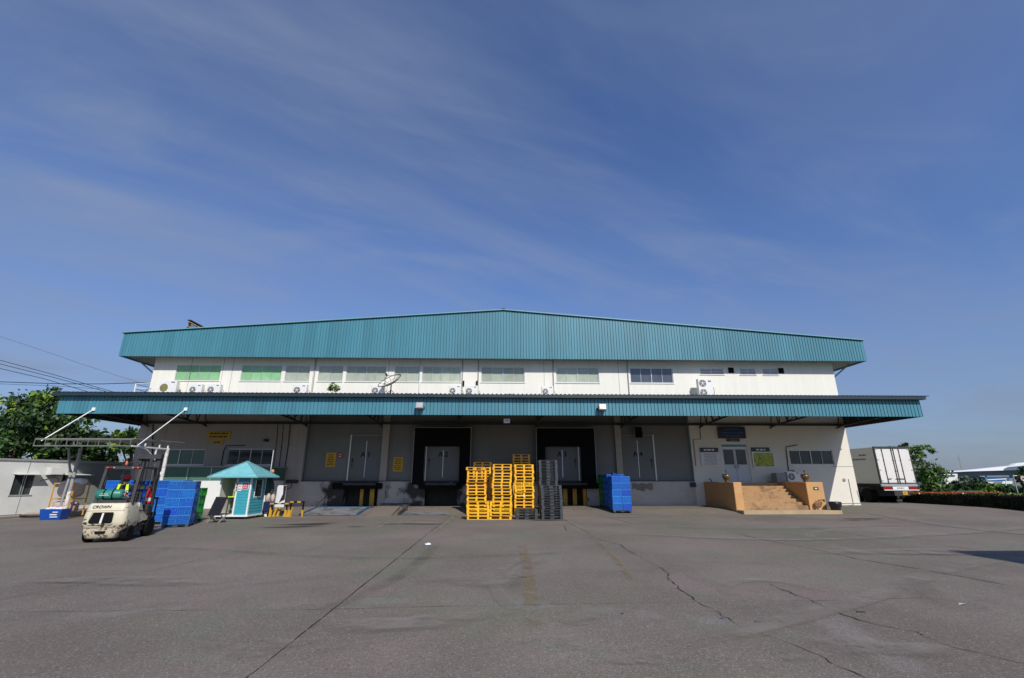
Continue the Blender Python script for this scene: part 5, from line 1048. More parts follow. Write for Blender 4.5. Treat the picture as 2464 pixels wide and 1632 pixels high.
m = MB(); m.lathe([(.0715,.08),(.0715,.17)], (0, -.05, 0), 18); m.build('label_band', M['paper'], o, True)
m = MB(); m.bar((-.04,-.05,.46), (.07,-.05,.50), .025); m.tube([(0,-.05,.44),(.09,-.06,.42),(.10,-.06,.2)], .012, 6); m.build('valve', M['blackp'], o, True)

o.scale = (1.2, 1.2, 1.2)
# driver
def skin(name, verts, edges, radii, mt, parent, sub=2, root=0):
    me = bpy.data.meshes.new(name); me.from_pydata(verts, edges, []); ob = bpy.data.objects.new(name, me); COL.objects.link(ob)
    md = ob.modifiers.new('s', 'SKIN'); md.use_smooth_shade = True
    for i, r in enumerate(radii): me.skin_vertices[0].data[i].radius = r if isinstance(r, tuple) else (r, r)
    me.skin_vertices[0].data[root].use_root = True
    ob.modifiers.new('u', 'SUBSURF').levels = sub; ob.modifiers[-1].render_levels = sub
    dg = bpy.context.evaluated_depsgraph_get(); dg.update(); nm = bpy.data.meshes.new_from_object(ob.evaluated_get(dg)); bpy.data.objects.remove(ob)
    nm.materials.clear(); nm.materials.append(mt); nm.polygons.foreach_set('use_smooth', [True]*len(nm.polygons))
    o = bpy.data.objects.new(name, nm); COL.objects.link(o); o.parent = parent; return o
pe = empty('person', onfk(-.08, 1.10, 1.17), rz=FR, label='forklift driver in red cap and dark shirt with yellow shoulder straps, seen from behind', cat='person')
V = [(0,0,.10),(0,-.03,.28),(0,-.03,.44),(0,-.0,.54),(0,.02,.60),(0,.05,.72),(0,.05,.80),      # pelvis spine chest neck head
     (-.19,0,.48),(-.26,.10,.24),(-.16,.38,.24),(-.12,.46,.26), (.19,0,.48),(.27,.10,.24),(.17,.38,.24),(.13,.46,.26),
     (-.10,.05,.09),(-.13,.42,.13),(-.13,.52,-.30),(-.13,.60,-.34),(.10,.05,.09),(.13,.42,.13),(.13,.52,-.30),(.13,.60,-.34)]
E_ = [(0,1),(1,2),(2,3),(3,4),(4,5),(5,6),(2,7),(7,8),(8,9),(9,10),(2,11),(11,12),(12,13),(13,14),(0,15),(15,16),(16,17),(17,18),(0,19),(19,20),(20,21),(21,22)]
Rr_ = [(.15,.12),(.15,.11),(.16,.10),(.06,.06),(.05,.05),(.085,.10),(.07,.085),(.07,.07),(.055,.055),(.042,.042),(.035,.025),(.07,.07),(.055,.055),(.042,.042),(.035,.025),(.09,.09),(.075,.075),(.05,.05),(.045,.05),(.09,.09),(.075,.075),(.05,.05),(.045,.05)]
body = skin('body', V, E_, Rr_, M['skin'], pe)
V2 = [(0,-.005,.09),(0,-.03,.28),(0,-.03,.43),(-.19,0,.475),(-.245,.07,.31),(.19,0,.475),(.255,.07,.31),(0,-.01,.50)]
skin('shirt', V2, [(0,1),(1,2),(2,3),(3,4),(2,5),(5,6),(2,7)], [(.175,.145),(.17,.125),(.18,.115),(.085,.085),(.07,.07),(.085,.085),(.07,.07),(.08,.075)], M['cloth'], pe)
V3 = [(0,.0,.08),(-.10,.05,.09),(-.13,.42,.13),(-.13,.51,-.24),(.10,.05,.09),(.13,.42,.13),(.13,.51,-.24)]
skin('trousers', V3, [(0,1),(1,2),(2,3),(0,4),(4,5),(5,6)], [(.165,.13),(.105,.105),(.088,.088),(.07,.07),(.105,.105),(.088,.088),(.07,.07)], M['trousers'], pe)
for s in (-1, 1):
    m = MB(); m.prism([(s*.19, -.125, .30), (s*.12, -.155, .30), (s*.07, -.11, .545), (s*.15, -.10, .56)][::s], (0, -.012, 0)); m.prism([(s*.07, -.122, .545), (s*.15, -.112, .56), (s*.15, .10, .56), (s*.07, .10, .55)][::s], (0, 0, .014)); m.build('shoulder_strap', M['hiviz'], pe)
    m = MB()
    for k in range(4): x = s*.125+(k-1.5)*.018; m.tube([(x, .44, .27), (x, .49, .285), (x, .515, .255-.004*k), (x, .50, .225)], [.009, .0085, .008, .006], 6)
    m.tube([(s*.09, .44, .26), (s*.07, .475, .25), (s*.085, .50, .25)], [.010, .009, .007], 6); m.build('fingers', M['skin'], body, True)
    m = MB(); m.lathe([(.01,-.012),(.022,-.006),(.022,.006),(.012,.012)], (s*.088, .045, .735), 10, 'x'); m.build('ear', M['skin'], body, True)
m = MB(); m.lathe([(.096,.73),(.103,.76),(.101,.80),(.085,.85),(.05,.885),(.01,.895)], (0, .045, 0), 24); m.prism([(-.07,.125,.765),(.07,.125,.765),(.055,.215,.75),(-.055,.215,.75)], (0, 0, .012)); m.build('cap', M['red'], pe, True)
m = MB(); m.lathe([(.088,.66),(.094,.70),(.095,.73)], (0, .03, 0), 20); m.build('hair', M['ink'], pe, True)
m = MB(); m.lathe([(.004,.0),(.014,.012),(.010,.035)], (0, .148, .70), 8); m.build('nose', M['skin'], body, True)
m = MB()
for s in (-1, 1): m.lathe([(.004,-.006),(.012,0),(.004,.006)], (s*.035, .142, .735), 8, 'y')
m.box(-.025, .025, .135, .146, .672, .678); m.build('eyes_and_mouth', M['ink'], body)

# ================================================================= AWNING FRAME (left)
zA = 3.2
fl, frr = at_z(69,1072,zA), at_z(325,1074,zA); yf = (fl.y+frr.y)/2; xl, xr = fl.x, frr.x; yb_ = 25.7
AO = ((xl+xr)/2, yf, -.22); aw = empty('awning_frame', AO, label='white steel awning frame on bent posts, hung from the canopy by two rods', cat='awning')
m = MB(AO); m.bar((xl, yf, zA), (xr, yf, zA), .05); m.bar((xl, yf+.02, zA+.30), (xr, yf+.02, zA+.30), .04)
k = 0
while xl+k*.5 < xr: m.bar((xl+k*.5, yf+.01, zA), (xl+k*.5, yf+.01, zA+.30), .025); k += 1
m.build('front_truss', M['steel'] if False else mat('dull_galvanised', (.16, .16, .155), .6), aw)
m = MB(AO); m.bar((xr, yf, zA), (xr, yb_+.1, zA), .07); 
for y in (yf+.9, yf+1.9, yb_): m.bar((xr, y, zA), (xr-.02, y, zA+.18), .05)
m.build('side_beam', M['white'], aw)
m = MB(AO); m.add([(xl, yf, zA+.33), (xr+.05, yf, zA+.33), (xr+.05, yb_+1.2, zA+.42), (xl, yb_+1.2, zA+.42), (xl, yf, zA+.35), (xr+.05, yf, zA+.35), (xr+.05, yb_+1.2, zA+.44), (xl, yb_+1.2, zA+.44)], [(0,3,2,1),(4,5,6,7),(0,1,5,4),(1,2,6,5),(2,3,7,6),(3,0,4,7)]); m.build('roof_sheet', M['steelpaint'], aw)
m = MB(AO); pts = []
for k in range(9): t = k/8; pts.append((xr, yf+.55+1.15*t, zA-.02-.55*t*t))
m.tube(pts, .03, 6); m.bar((xr, yf+1.7, zA), (xr, yf+1.72, zA-.58), .06); m.build('curved_brace', M['white'], aw, True)
m = MB(AO); m.tube([(xr, yb_, zA+.05), (xr, yb_, -.22)], .085, 12); m.build('post', M['whitedirty'], aw, True)
m = MB(AO); m.tube([(xr-.02, yb_-.05, 1.9), (xr-.42, yb_-.1, 2.45), (xr-.40, yb_-.1, 1.2), (xr-.35, yb_, .3)], .04, 8); m.build('post_brace', M['white'], aw, True)
pb = at_z(150,1250,-.22); X, Y = pb.x, pb.y
m = MB(AO); m.tube([(X, Y, -.22), (X, Y, 1.1)], .085, 12); m.build('post_foot', M['whitedirty'], aw, True)
m = MB(AO); m.tube([(X, Y, 1.1), (X, Y, zA)], .08, 12); m.build('post', M['steelpaint'], aw, True)
m = MB(AO); m.tube([(X-.22, Y-.05, -.22), (X-.20, Y-.05, 1.0), (X-.16, Y-.03, 1.9), (X-.35, Y-.02, 2.4), (X-.62, Y, zA)], .05, 8); m.tube([(X, Y, 1.75), (X-.35, Y, 2.3)], .04, 8); m.build('post_brace', M['steelpaint'], aw, True)
for px in ((99,1061,225.5,985),(330,1073,447,985)):
    b = at_y(px[2], px[3], YC-.03); a = at_z(px[0], px[1], zA+(.33 if px[0] < 200 else .02)); m = MB(AO); m.tube([a, b], .026, 8); m.cbox(b.x-.09, b.x+.09, YC-.07, YC-.01, b.z-.09, b.z+.09, .01); m.build('hanging_rod', M['white'], aw, True)

# ================================================================= SITE CABIN AND YARD WALL (left)
_d = Vector((.30, .954, 0)); c0 = Vector((-25.8, 26.3, -.22))-_d*3.2; c1 = c0+_d*9.5; dv = (c1-c0).normalized(); nv = Vector((dv.y, -dv.x, 0)); CL = (c1-c0).length
ang = math.atan2(dv.y, dv.x)
cab = empty('site_cabin', c0, rz=ang, label='long pale grey portable cabin along the left yard edge, its far end in shadow', cat='cabin')
H_ = at_y(0, 1104, 26.3).z+.22
wa = []
def cabpx(px, py):
    r_ = ray(px, py); P0 = c0; t = nv.dot(P0-Vector((0, 0, CH)))/nv.dot(r_); q = Vector((0, 0, CH))+r_*t-P0; return q.dot(dv), q.z
s0, _z = cabpx(30, 1165); s1, _z2 = cabpx(80, 1165); _, zt1 = cabpx(60, 1142); _, zt0 = cabpx(52, 1191)
s2, _z = cabpx(146, 1165); 
s3 = min(s2+1.2, CL-.1)
m = MB(); holes2 = [(s0, s1, zt0, zt1), (s2, s3, zt0+.2, zt1)]
xs = MB(); holed_wall(xs, 0, CL, .10, H_-.1, 0, holes2, depth=.12); xs.box(0, .01, .005, 2.4, .1, H_-.1); xs.build('wall', M['cabin'], cab); m = MB(); m.box(6.1, CL, -.02, -.002, .45, H_-.12); m.build('shade_panel', mat('shade_tone_panel', (.20, .22, .21), .7, var=.1, coord='World'), cab)  # darker panel added to deepen the canopy shade on the cabin's far end
m = MB(); m.box(-.05, CL+.0, -.06, 2.45, H_-.1, H_); m.build('roof', M['steelpaint'], cab); m = MB(); m.box(0, CL, .02, 2.4, 0, .10); m.build('base', M['steel'], cab)
for a, b, c_, d in holes2:
    m = MB(); m.box(a, b, .08, .09, c_, d); o = m.build('window', M['glassd'], cab); m = MB(); m.box((a+b)/2-.02, (a+b)/2+.02, .06, .079, c_, d); m.box(a-.06, b+.06, -.03, .01, c_-.06, c_-.003); m.build('window_frame', M['alu'], o)
    m = MB(); m.add([(a-.1, -.002, d+.03), (b+.15, -.002, d+.03), (b+.15, -.45, d-.02), (a-.1, -.45, d-.02), (a-.1, -.002, d+.06), (b+.15, -.002, d+.06), (b+.15, -.45, d+.01), (a-.1, -.45, d+.01)], [(0,1,2,3),(4,7,6,5),(0,3,7,4),(1,5,6,2),(3,2,6,7)]); m.build('window_hood', M['cabin'], o)
m = MB(); k = 1
while k*1.9 < CL: m.box(k*1.9-.015, k*1.9+.015, -.012, -.001, .1, H_-.1); k += 1
m.build('panel_joint', M['alu'], cab)
s4, z4 = cabpx(126, 1135); m = MB(); m.prism([(s4-.3, -.02, z4+.24), (s4-.3, -.40, z4+.20), (s4-.3, -.45, z4-.16), (s4-.3, -.02, z4-.2)], (.6, 0, 0)); m.build('vent_hood', M['cabin'], cab)
m = MB(); m.box(s4-.26, s4+.26, -.46, -.03, z4-.24, z4-.21); m.build('vent_grille', M['steel'], cab)
sa = [cabpx(*p) for p in ((96,1157),(118,1150),(138,1150),(140,1160))]; m = MB(); m.tube([(s, -.03, z) for s, z in sa], .02, 6); m.build('cable', M['steelpaint'], cab, True)
# kerb
m = MB(); m.prism([(-30, 22.0, -.3), (-24.6, 24.4, -.3), (-24.4, 33, -.3), (-30, 33, -.3)], (0, 0, .16)); tag(m.build('pavement', M['concrete']), kind='structure')
# rack with sacks
ro = at_z(112, 1238, -.08); r = empty('sack_rack', (ro.x, ro.y, -.14), rz=-.25, label='orange steel frame rack holding sacks in front of the grey cabin', cat='rack')
m = MB(); w = 1.35; h = 1.62
for x in (0, w):
    for y in (0, .75): m.bar((x, y, 0), (x, y, h), .05)
for z in (.82, h-.02):
    m.bar((0, 0, z), (w, 0, z), .05); m.bar((0, .75, z), (w, .75, z), .05); m.bar((0, 0, z), (0, .75, z), .05); m.bar((w, 0, z), (w, .75, z), .05)
m.build('frame', mat('orange_rack_paint', (.66, .33, .05), .5), r)
def sack(O, sx, sy, sz, mt, label, rot=(0, 0, 0)):
    m = MB(); n = 20; S = []
    for k in range(9):
        t = -1+2*k/8; rr_ = (1-abs(t)**3.2)**.5 if abs(t) < 1 else .05; rr_ = max(rr_, .12)
        S.append([(sx*rr_*math.copysign(abs(math.cos(6.283*i/n))**.7, math.cos(6.283*i/n))*(1+.05*math.sin(3*i+k)), sy*rr_*math.copysign(abs(math.sin(6.283*i/n))**.7, math.sin(6.283*i/n)), sz*(t+1)*(1+.03*math.sin(2*i+k*2))) for i in range(n)])
    loft(m, S); o = m.build('sack', M[mt], None, True, loc=O, rot=rot); tag(o, label, 'sack', 'sacks on the orange rack'); return o
Rk = Matrix.Rotation(-.25, 3, 'Z')
def onr(x, y, z): v = Rk @ Vector((x, y, z)); return (ro.x+v.x, ro.y+v.y, -.14+v.z)
sack(onr(.72, .36, .82), .58, .34, .50, 'sack', 'tall beige sack on the upper shelf of the orange rack')
sack(onr(.62, .36, .05), .56, .36, .36, 'sackpink', 'pink sack on the floor inside the orange rack')
sack(onr(1.1, .38, 1.5), .34, .30, .18, 'paper', 'white bag on top of the beige sack in the orange rack')
a = at_z(90, 1240, -.14); m = MB()
for k in range(6): m.box(-.5+.06*k, .55-.03*k, -.3, .35-.02*k, .03*k, .03*k+.022)
o = m.build('cardboard_pile', M['sack'], None, loc=(a.x, a.y-.2, -.14), rot=(0, 0, .2)); tag(o, 'low pile of flattened cardboard left of the orange rack', 'cardboard')
a = at_z(124, 1251, -.22); O = (a.x, a.y+.1, -.22); r = empty('plastic_bin', O, rz=.12, label='open blue plastic bin with white marks on the ground by the left post', cat='bin')
m = MB(); m.add([(-.42,-.26,0),(.42,-.26,0),(.42,.26,0),(-.42,.26,0),(-.48,-.32,.5),(.48,-.32,.5),(.48,.32,.5),(-.48,.32,.5),(-.44,-.28,.5),(.44,-.28,.5),(.44,.28,.5),(-.44,.28,.5),(-.4,-.24,.06),(.4,-.24,.06),(.4,.24,.06),(-.4,.24,.06)], [(0,3,2,1),(0,1,5,4),(1,2,6,5),(2,3,7,6),(3,0,4,7),(4,5,9,8),(5,6,10,9),(6,7,11,10),(7,4,8,11),(8,9,13,12),(9,10,14,13),(10,11,15,14),(11,8,12,15),(12,13,14,15)]); m.build('body', M['blue'], r)
m = MB(); m.box(.02, .34, -.318, -.29, .12, .16); m.box(.0, .30, -.325, -.29, .22, .27); m.box(.1, .33, -.335, -.30, .34, .38); m.build('marking', M['paper'], r)
m = MB()
for i in range(7): m.lathe([(.02,-.1),(.10,-.05),(.12,.03),(.04,.1)], (-.3+.1*i, -.1+.06*(i % 3), .46+.03*(i % 2)), 10)
tag(m.build('rubbish_bag', M['paper'], None, True, loc=O), 'crumpled white bags heaped in the blue bin', 'bag')
m = MB(); a = at_z(85, 1246, -.2)
for k in range(3): m.tube([(k*.3-.6, -.1*k, .1), (k*.3+.8, .12*k, .12)], .05, 8)
tag(m.build('pipe_pile', M['steel'], None, True, loc=(a.x-.2, a.y, -.2)), 'dark pipes lying at the foot of the grey cabin', 'pipes')

# ================================================================= STAIR URNS, BIN, DISC STAND
for px, lb, k in ((1749, 'brass urn with a spike on the left stair block', 0), (1939, 'brass urn with a spike on the right stair block', 1)):
    Y = 28.45; c = at_y(px, 1158, Y); O = (c.x, Y, 1.50); r = empty('urn', O, label=lb, cat='urn', group='brass urns on the stair blocks')
    m = MB(); m.lathe([(.10,0),(.12,.03),(.11,.09),(.17,.18),(.235,.30),(.24,.36),(.20,.42),(.22,.45),(.20,.46)], (0, 0, 0), 24); m.build('bowl', M['brass'], r, True)
    m = MB(); m.tube([(0,0,.42),(0,0,.72)], .02, 8); m.lathe([(.03,.60),(.045,.64),(.02,.68)], (0,0,0), 10); m.build('spike', M['steel'], r, True)
    m = MB()
    for i in range(8): a = 6.283*i/8; m.lathe([(.005,-.03),(.03,0),(.005,.03)], (.24*math.cos(a), .24*math.sin(a), .33), 8)
    m.build('ornament', M['chrome'], r, True)
c = at_y(2015,1180,27.3); tb = at_y(2015,1205,27.3); O = (at_y(2016,1228,27.3).x, 27.45, -.20); r = empty('trash_bin', O, label='black plastic trash bin with a liner bag at the corner of the sandy slab', cat='bin')
m = MB(); m.lathe([(.20,.05),(.21,.06),(.27,.42),(.28,.46)], (0, 0, 0), 24); m.build('body', M['blackp'], r, True)
m = MB(); vs = []; n = 28
for z, rr_ in ((.36,.285),(.46,.315),(.52,.33),(.60,.325),(.64,.29)):
    for i in range(n): a = 6.283*i/n; vs.append(((rr_+.012*math.sin(5*a+z*9))*math.cos(a), (rr_+.012*math.sin(5*a+z*9))*math.sin(a), z+.02*math.sin(3*a)*(z < .4)))
m.add(vs, [(j*n+i, j*n+(i+1) % n, (j+1)*n+(i+1) % n, (j+1)*n+i) for j in range(4) for i in range(n)]+[tuple(range(4*n, 5*n))]); m.build('liner_bag', M['blackp'], r, True)
m = MB()
for s in (-1, 1): m.lathe([(.06,-.02),(.07,0),(.06,.02)], (s*.2, .1, .07), 12, 'x')
m.bar((.16,-.1,0), (.27,-.08,.5), .025); m.build('wheel', M['black'], r, True)
c = at_y(1972, 1214, 27.6); O = (c.x, 27.72, -.02); r = empty('disc_stand', O, label='round brown disc on two thin legs in front of the right stair block', cat='stand')  # plain brown disc on two legs with a dark bar beside it
m = MB(); zc = c.z+.02; m.lathe([(.19,-.025),(.20,-.02),(.20,.02),(.19,.025)], (0, 0, zc), 24, 'y'); m.build('disc', mat('brown_disc', (.20, .10, .045), .6), r, True)
m = MB(); m.tube([(-.12,.05,0),(-.02,.05,zc-.15)], .012, 6); m.tube([(.12,.05,0),(.03,.05,zc-.15)], .012, 6); m.build('leg', M['white'], r, True)
m = MB(); m.bar((.05, 0, zc+.22), (.40, .0, zc+.24), .05); m.bar((.05, .0, zc+.22), (.08, 0, zc+.1), .03); m.cbox(.33,.43,-.03,.03,zc+.14,zc+.27,.01); m.build('arm', M['steel'], r)
for px, py, lb in ((1711,1157,'small black tap fitting on the ledge left of the left urn'),): 
    c = at_y(px, py, 31.2); m = MB(); m.tube([(-.12,0,.14),(-.06,0,.2),(0,0,.12),(.05,0,0)], .03, 8); tag(m.build('tap', M['steel'], None, True, loc=(c.x, 31.2, 1.50)), lb, 'tap')
# raised ledge left of the stairs (orange, shaded)
m = MB(); m.cbox(DX1+.05, bl0-.002, 30.9, 31.98, -.3, 1.49, .015); tag(m.build('ledge_wall', M['orange'], st), None)
m = MB(); m.cbox(br1+.002, br1+1.6, 31.2, 31.98, -.3, 1.0, .015) if False else None

# ================================================================= TRAILERS
TY = 34.2
tl, tr_ = at_y(2121,1163.5,TY), at_y(2207.5,1163.5,TY); TW = tr_.x-tl.x; tz0 = tl.z; tz1 = at_y(2150,1075,TY).z; TX = (tl.x+tr_.x)/2
tz0 -= gz(TX, TY); tz1 -= gz(TX, TY)
def trailer(loc, label, group):
    t = empty('truck_trailer', loc, label=label, cat='trailer', group=group); w = TW/2; Ln = 11.5
    m = MB(); m.cbox(-w, w, .06, Ln, tz0, tz1-.02, .03); m.build('body', M['trailerside'], t)
    m = MB(); f = .07
    m.box(-w-.01, w+.01, .0, .12, tz1-.16, tz1+.01); m.box(-w-.01, -w+f, .0, .12, tz0-.02, tz1-.161); m.box(w-f, w+.01, .0, .12, tz0-.02, tz1-.161); m.box(-w+f, w-f, 0, .12, tz0-.02, tz0+.05); m.build('rear_frame', M['steel'], t)
    for s in (-1, 1):
        m = MB(); a, b = (-w+f, -.008) if s < 0 else (.008, w-f); m.box(a, b, .015, .059, tz0+.055, tz1-.165); d = m.build('rear_door', M['trailer'], t)
        for xx in ((a+(b-a)*.38), (b-.07 if s < 0 else a+.07)):
            m = MB(); m.tube([(xx, -.012, tz0-.04), (xx, -.012, tz1-.10)], .024, 8)
            for z in (.06, .33, .62, .9): z_ = tz0+(tz1-tz0)*z; m.box(xx-.045, xx+.045, -.008, .014, z_-.03, z_+.03)
            m.bar((xx, -.05, tz0+.33), (xx-s*.28, -.05, tz0+.33), .035); m.build('lock_rod', M['steel'], d, True)
        m = MB(); xo = a if s < 0 else b
        for z in (.07, .36, .64, .93): z_ = tz0+(tz1-tz0)*z; m.box(xo-s*.0-.0 if s < 0 else xo-.14, xo+.14 if s < 0 else xo, -.004, .014, z_-.035, z_+.035)
        m.build('hinge', M['alu'], d)
        m = MB(); m.cbox(s*w*.70-.34, s*w*.70+.34, -.02, .02, tz0-.42, tz0-.22, .01); m.build('tail_lamp', M['redlens'], t)
        for k in range(2):
            m = MB(); y = 1.7+k*1.3; m.lathe([(.3,-.28),(.48,-.28),(.51,-.22),(.51,.22),(.48,.28),(.3,.28)], (s*(w-.3), y, .51), 24, 'x'); o = m.build('wheel', M['black'], t, True)
            m = MB(); m.lathe([(.1,-.24),(.29,-.2),(.29,.2),(.1,.24)], (s*(w-.3), y, .51), 18, 'x'); m.build('rim', M['steelpaint'], o, True)
    m = MB(); m.box(-w, w, .02, .10, tz0-.20, tz0-.025); m.build('rear_sill', M['alu'], t)
    m = MB(); m.box(-w+.1, w+.02, -.03, .03, tz0-.48, tz0-.43); m.box(-w*.70+.36, w*.70-.36, -.021, .02, tz0-.42, tz0-.22); m.build('bumper_bar', M['white'], t)
    m = MB(); bars_text(m, -.35, .35, tz0-.39, tz0-.25, -.023, 1, 9); m.build('lettering', M['signblue'], t)
    m = MB(); m.box(.08, .42, -.02, .0, tz0-.78, tz0-.55); m.build('number_plate', M['plateyel'], t); m = MB(); bars_text(m, .11, .39, tz0-.76, tz0-.57, -.021, 2, 5); m.build('lettering', M['ink'], t)
    m = MB(); m.box(-.5, .6, .01, .06, tz0-.85, tz0-.5); m.bar((-.25, .1, .35), (-.25, .1, tz0-.5), .10); m.box(-.42,-.06,.02,.12,.12,.28); m.build('underride_plate', M['steel'], t)
    m = MB(); m.box(-.45, .45, .15, Ln-.1, tz0-.35, tz0-.05); m.box(-w+.2, w-.2, 1.4, 3.3, .45, tz0-.3); m.build('chassis', M['steel'], t)
    m = MB()
    for z in (tz0-.1, tz0-.45, tz0-.8): m.bar((-w+.04, 4.0, z), (-w+.04, 8.0, z), .05)
    for y in (4., 6., 8.): m.bar((-w+.04, y, tz0-.02), (-w+.04, y, tz0-.8), .05)
    m.build('side_guard', M['steelpaint'], t)
    m = MB()
    for s in (-1, 1): m.bar((s*.8, 9.2, .05), (s*.8, 9.2, tz0-.05), .12); m.box(s*.8-.15, s*.8+.15, 9.05, 9.35, 0, .06)
    m.build('landing_leg', M['steel'], t)
    m = MB()
    for k, (a, b) in enumerate(((0, .5), (.1, 1.2))):
        y = .9+a
        z = tz1-.62-k*.30
        while y < .9+b+.2: m.box(-w-.004, -w+.001, y, y+.10, z, z+.12); y += .15
    m.build('lettering', M['ink'], t)
    return t
t1 = trailer((TX, TY, gz(TX, TY)), 'white box trailer with closed rear doors parked beyond the right corner of the warehouse', 'parked box trailers')
t2 = copy_tree(t1); t2.location = (13.9+TW/2+.15, -2.4, -.22); t2['label'] = 'white box trailer added outside the right edge of the picture to cast the ground shadow'  # unseen trailer added to cast the shadow across the right of the yard

# ================================================================= VEGETATION
def leaves(name, parent, blobs, nclump, nleaf, size, mats, seed=0, spread=.30, flat=0., off=(0, 0, 0)):
    g = np.random.default_rng(seed); C = []; MI = []
    wts = np.array([b[3]*b[4]*b[5] for b in blobs])**.67; wts /= wts.sum()
    for _ in range(nclump):
        b = blobs[g.choice(len(blobs), p=wts)]; v = g.normal(size=3); v /= np.linalg.norm(v); rr_ = g.uniform(.5, 1.12)
        c = np.array(b[:3])+v*rr_*np.array(b[3:6]); s = spread*min(b[3:6])*g.uniform(.5, 1.2); mi = g.choice(len(mats))
        p = c+g.normal(size=(nleaf, 3))*s*np.array([1, 1, .7]); C.append(p); MI.append(np.full(nleaf, mi))
    C = np.vstack(C)-np.array(off); MI = np.concatenate(MI); n = len(C)
    d = g.normal(size=(n, 3)); d /= np.linalg.norm(d, axis=1)[:, None]; u = np.cross(d, g.normal(size=(n, 3))); u /= np.linalg.norm(u, axis=1)[:, None]
    s = size*g.uniform(.4, 1.45, (n, 1)); V = np.stack([C-d*s, C+u*s*.5, C+d*s, C-u*s*.5], 1).reshape(-1, 3)
    me = bpy.data.meshes.new(name); me.vertices.add(4*n); me.vertices.foreach_set('co', V.ravel()); me.loops.add(4*n); me.loops.foreach_set('vertex_index', np.arange(4*n, dtype=np.int32)); me.polygons.add(n)
    me.polygons.foreach_set('loop_start', np.arange(0, 4*n, 4, dtype=np.int32)); me.polygons.foreach_set('loop_total', np.full(n, 4, dtype=np.int32)); me.polygons.foreach_set('material_index', MI.astype(np.int32))
    for m_ in mats: me.materials.append(M[m_])
    me.update(calc_edges=True); o = bpy.data.objects.new(name, me); COL.objects.link(o); o.parent = parent; return o
def tree(px, py, Y, blobs_px, label, mats=('leaf', 'leafd', 'leaf'), leaf=.22, dens=1., seed=0, group='trees behind the warehouse and cabin', depth=.9, cat='tree', name='tree', bare=0):
    b0 = at_y(px, py, Y); base = Vector((b0.x, Y, gz(b0.x, Y))); r = empty(name, base, label=label, cat=cat, group=group); sc = Y/1110*1.08
    B = []
    for (x, y, rx, ry) in blobs_px: c = at_y(x, y, Y+random.uniform(-1, 1)); B.append((c.x, c.y, c.z, rx*sc, min(rx, ry)*sc*depth, ry*sc))
    tot = sum(b[3]*b[5] for b in B); ncl = int(26*dens+tot*7*dens/ max(leaf, .1)*.14)
    leaves('crown', r, B, ncl, 34, leaf, mats, seed, off=tuple(base))
    m = MB(tuple(base)); top = Vector((B[0][0], B[0][1], B[0][2])); mid = base.lerp(top, .45)+Vector((.15, 0, 0)); m.tube([base, mid, top], [.028*(top.z-base.z)+.05, .02*(top.z-base.z)+.03, .03], 9)
    for b in B: e = Vector(b[:3]); m.tube([base.lerp(top, .42), base.lerp(e, .7)+Vector((0, 0, .3)), e], [.09, .06, .02], 6)
    gg = random.Random(seed)
    for k in range(bare):
        b = B[k % len(B)]; e = Vector(b[:3]); q = e+Vector((gg.uniform(-1, 1)*b[3]*1.1, 0, gg.uniform(-.6, 1)*b[5]*1.1)); m.tube([e, (e+q)/2+Vector((0, 0, .15)), q], [.04, .025, .01], 5)
    m.build('trunk', M['bark'], r, True); return r
tree(30, 1180, 44, [(20,1040,45,55),(0,1095,40,40),(45,1010,25,28)], 'leafy green tree at the left picture edge above the cabin', seed=1, leaf=.24, dens=1.3)
tree(95, 1180, 47, [(85,1010,50,55),(112,960,24,26),(60,985,36,40),(120,1050,40,45),(70,1080,45,28),(140,1000,26,34)], 'tallest leafy tree behind the grey cabin left of the canopy', mats=('leaf','leafd','leafl','leafd','leafd'), seed=2, leaf=.26, dens=1.5)
tree(165, 1180, 46, [(170,1030,30,36),(178,1070,34,34),(160,1000,24,22),(150,1090,30,20),(185,1100,34,16),(140,1108,40,12)], 'dark leafy tree partly hidden behind the left canopy end', mats=('leafd','leafd','leaf'), seed=3, leaf=.24, dens=1.5)
tree(235, 1180, 48, [(232,1080,36,30),(215,1062,20,18),(258,1068,18,18),(225,1105,32,12),(262,1100,26,14)], 'low leafy tree behind the awning frame', mats=('leaf','leafd'), seed=4, leaf=.24, dens=1.5)
tree(322, 1180, 45, [(310,1062,34,22),(332,1085,24,34),(318,1046,18,16),(282,1046,16,9)], 'leafy tree beside the left corner of the warehouse', mats=('leaf','leafl','leafd'), seed=5, leaf=.2, dens=1.3)
tree(2205, 1190, 50, [(2200,1098,26,24),(2222,1084,16,18),(2150,1072,20,7),(2208,1130,20,18),(2185,1074,18,8)], 'green tree rising behind the box trailer', mats=('leafr','leaf','leafr'), seed=6, leaf=.22, dens=.7, group='trees on the right side')
tree(2238, 1192, 44, [(2242,1152,22,24),(2258,1136,14,17),(2222,1170,24,14),(2264,1122,6,7)], 'rounder bright green tree right of the box trailer', mats=('leafr','leafr','leaf'), seed=7, leaf=.17, dens=1.3, group='trees on the right side')
tree(2222, 1190, 46, [(2218,1135,26,26),(2232,1120,16,14)], 'sparse grey green bush between the two right trees', mats=('leafg',), seed=8, leaf=.14, dens=.35, group='trees on the right side', bare=14)
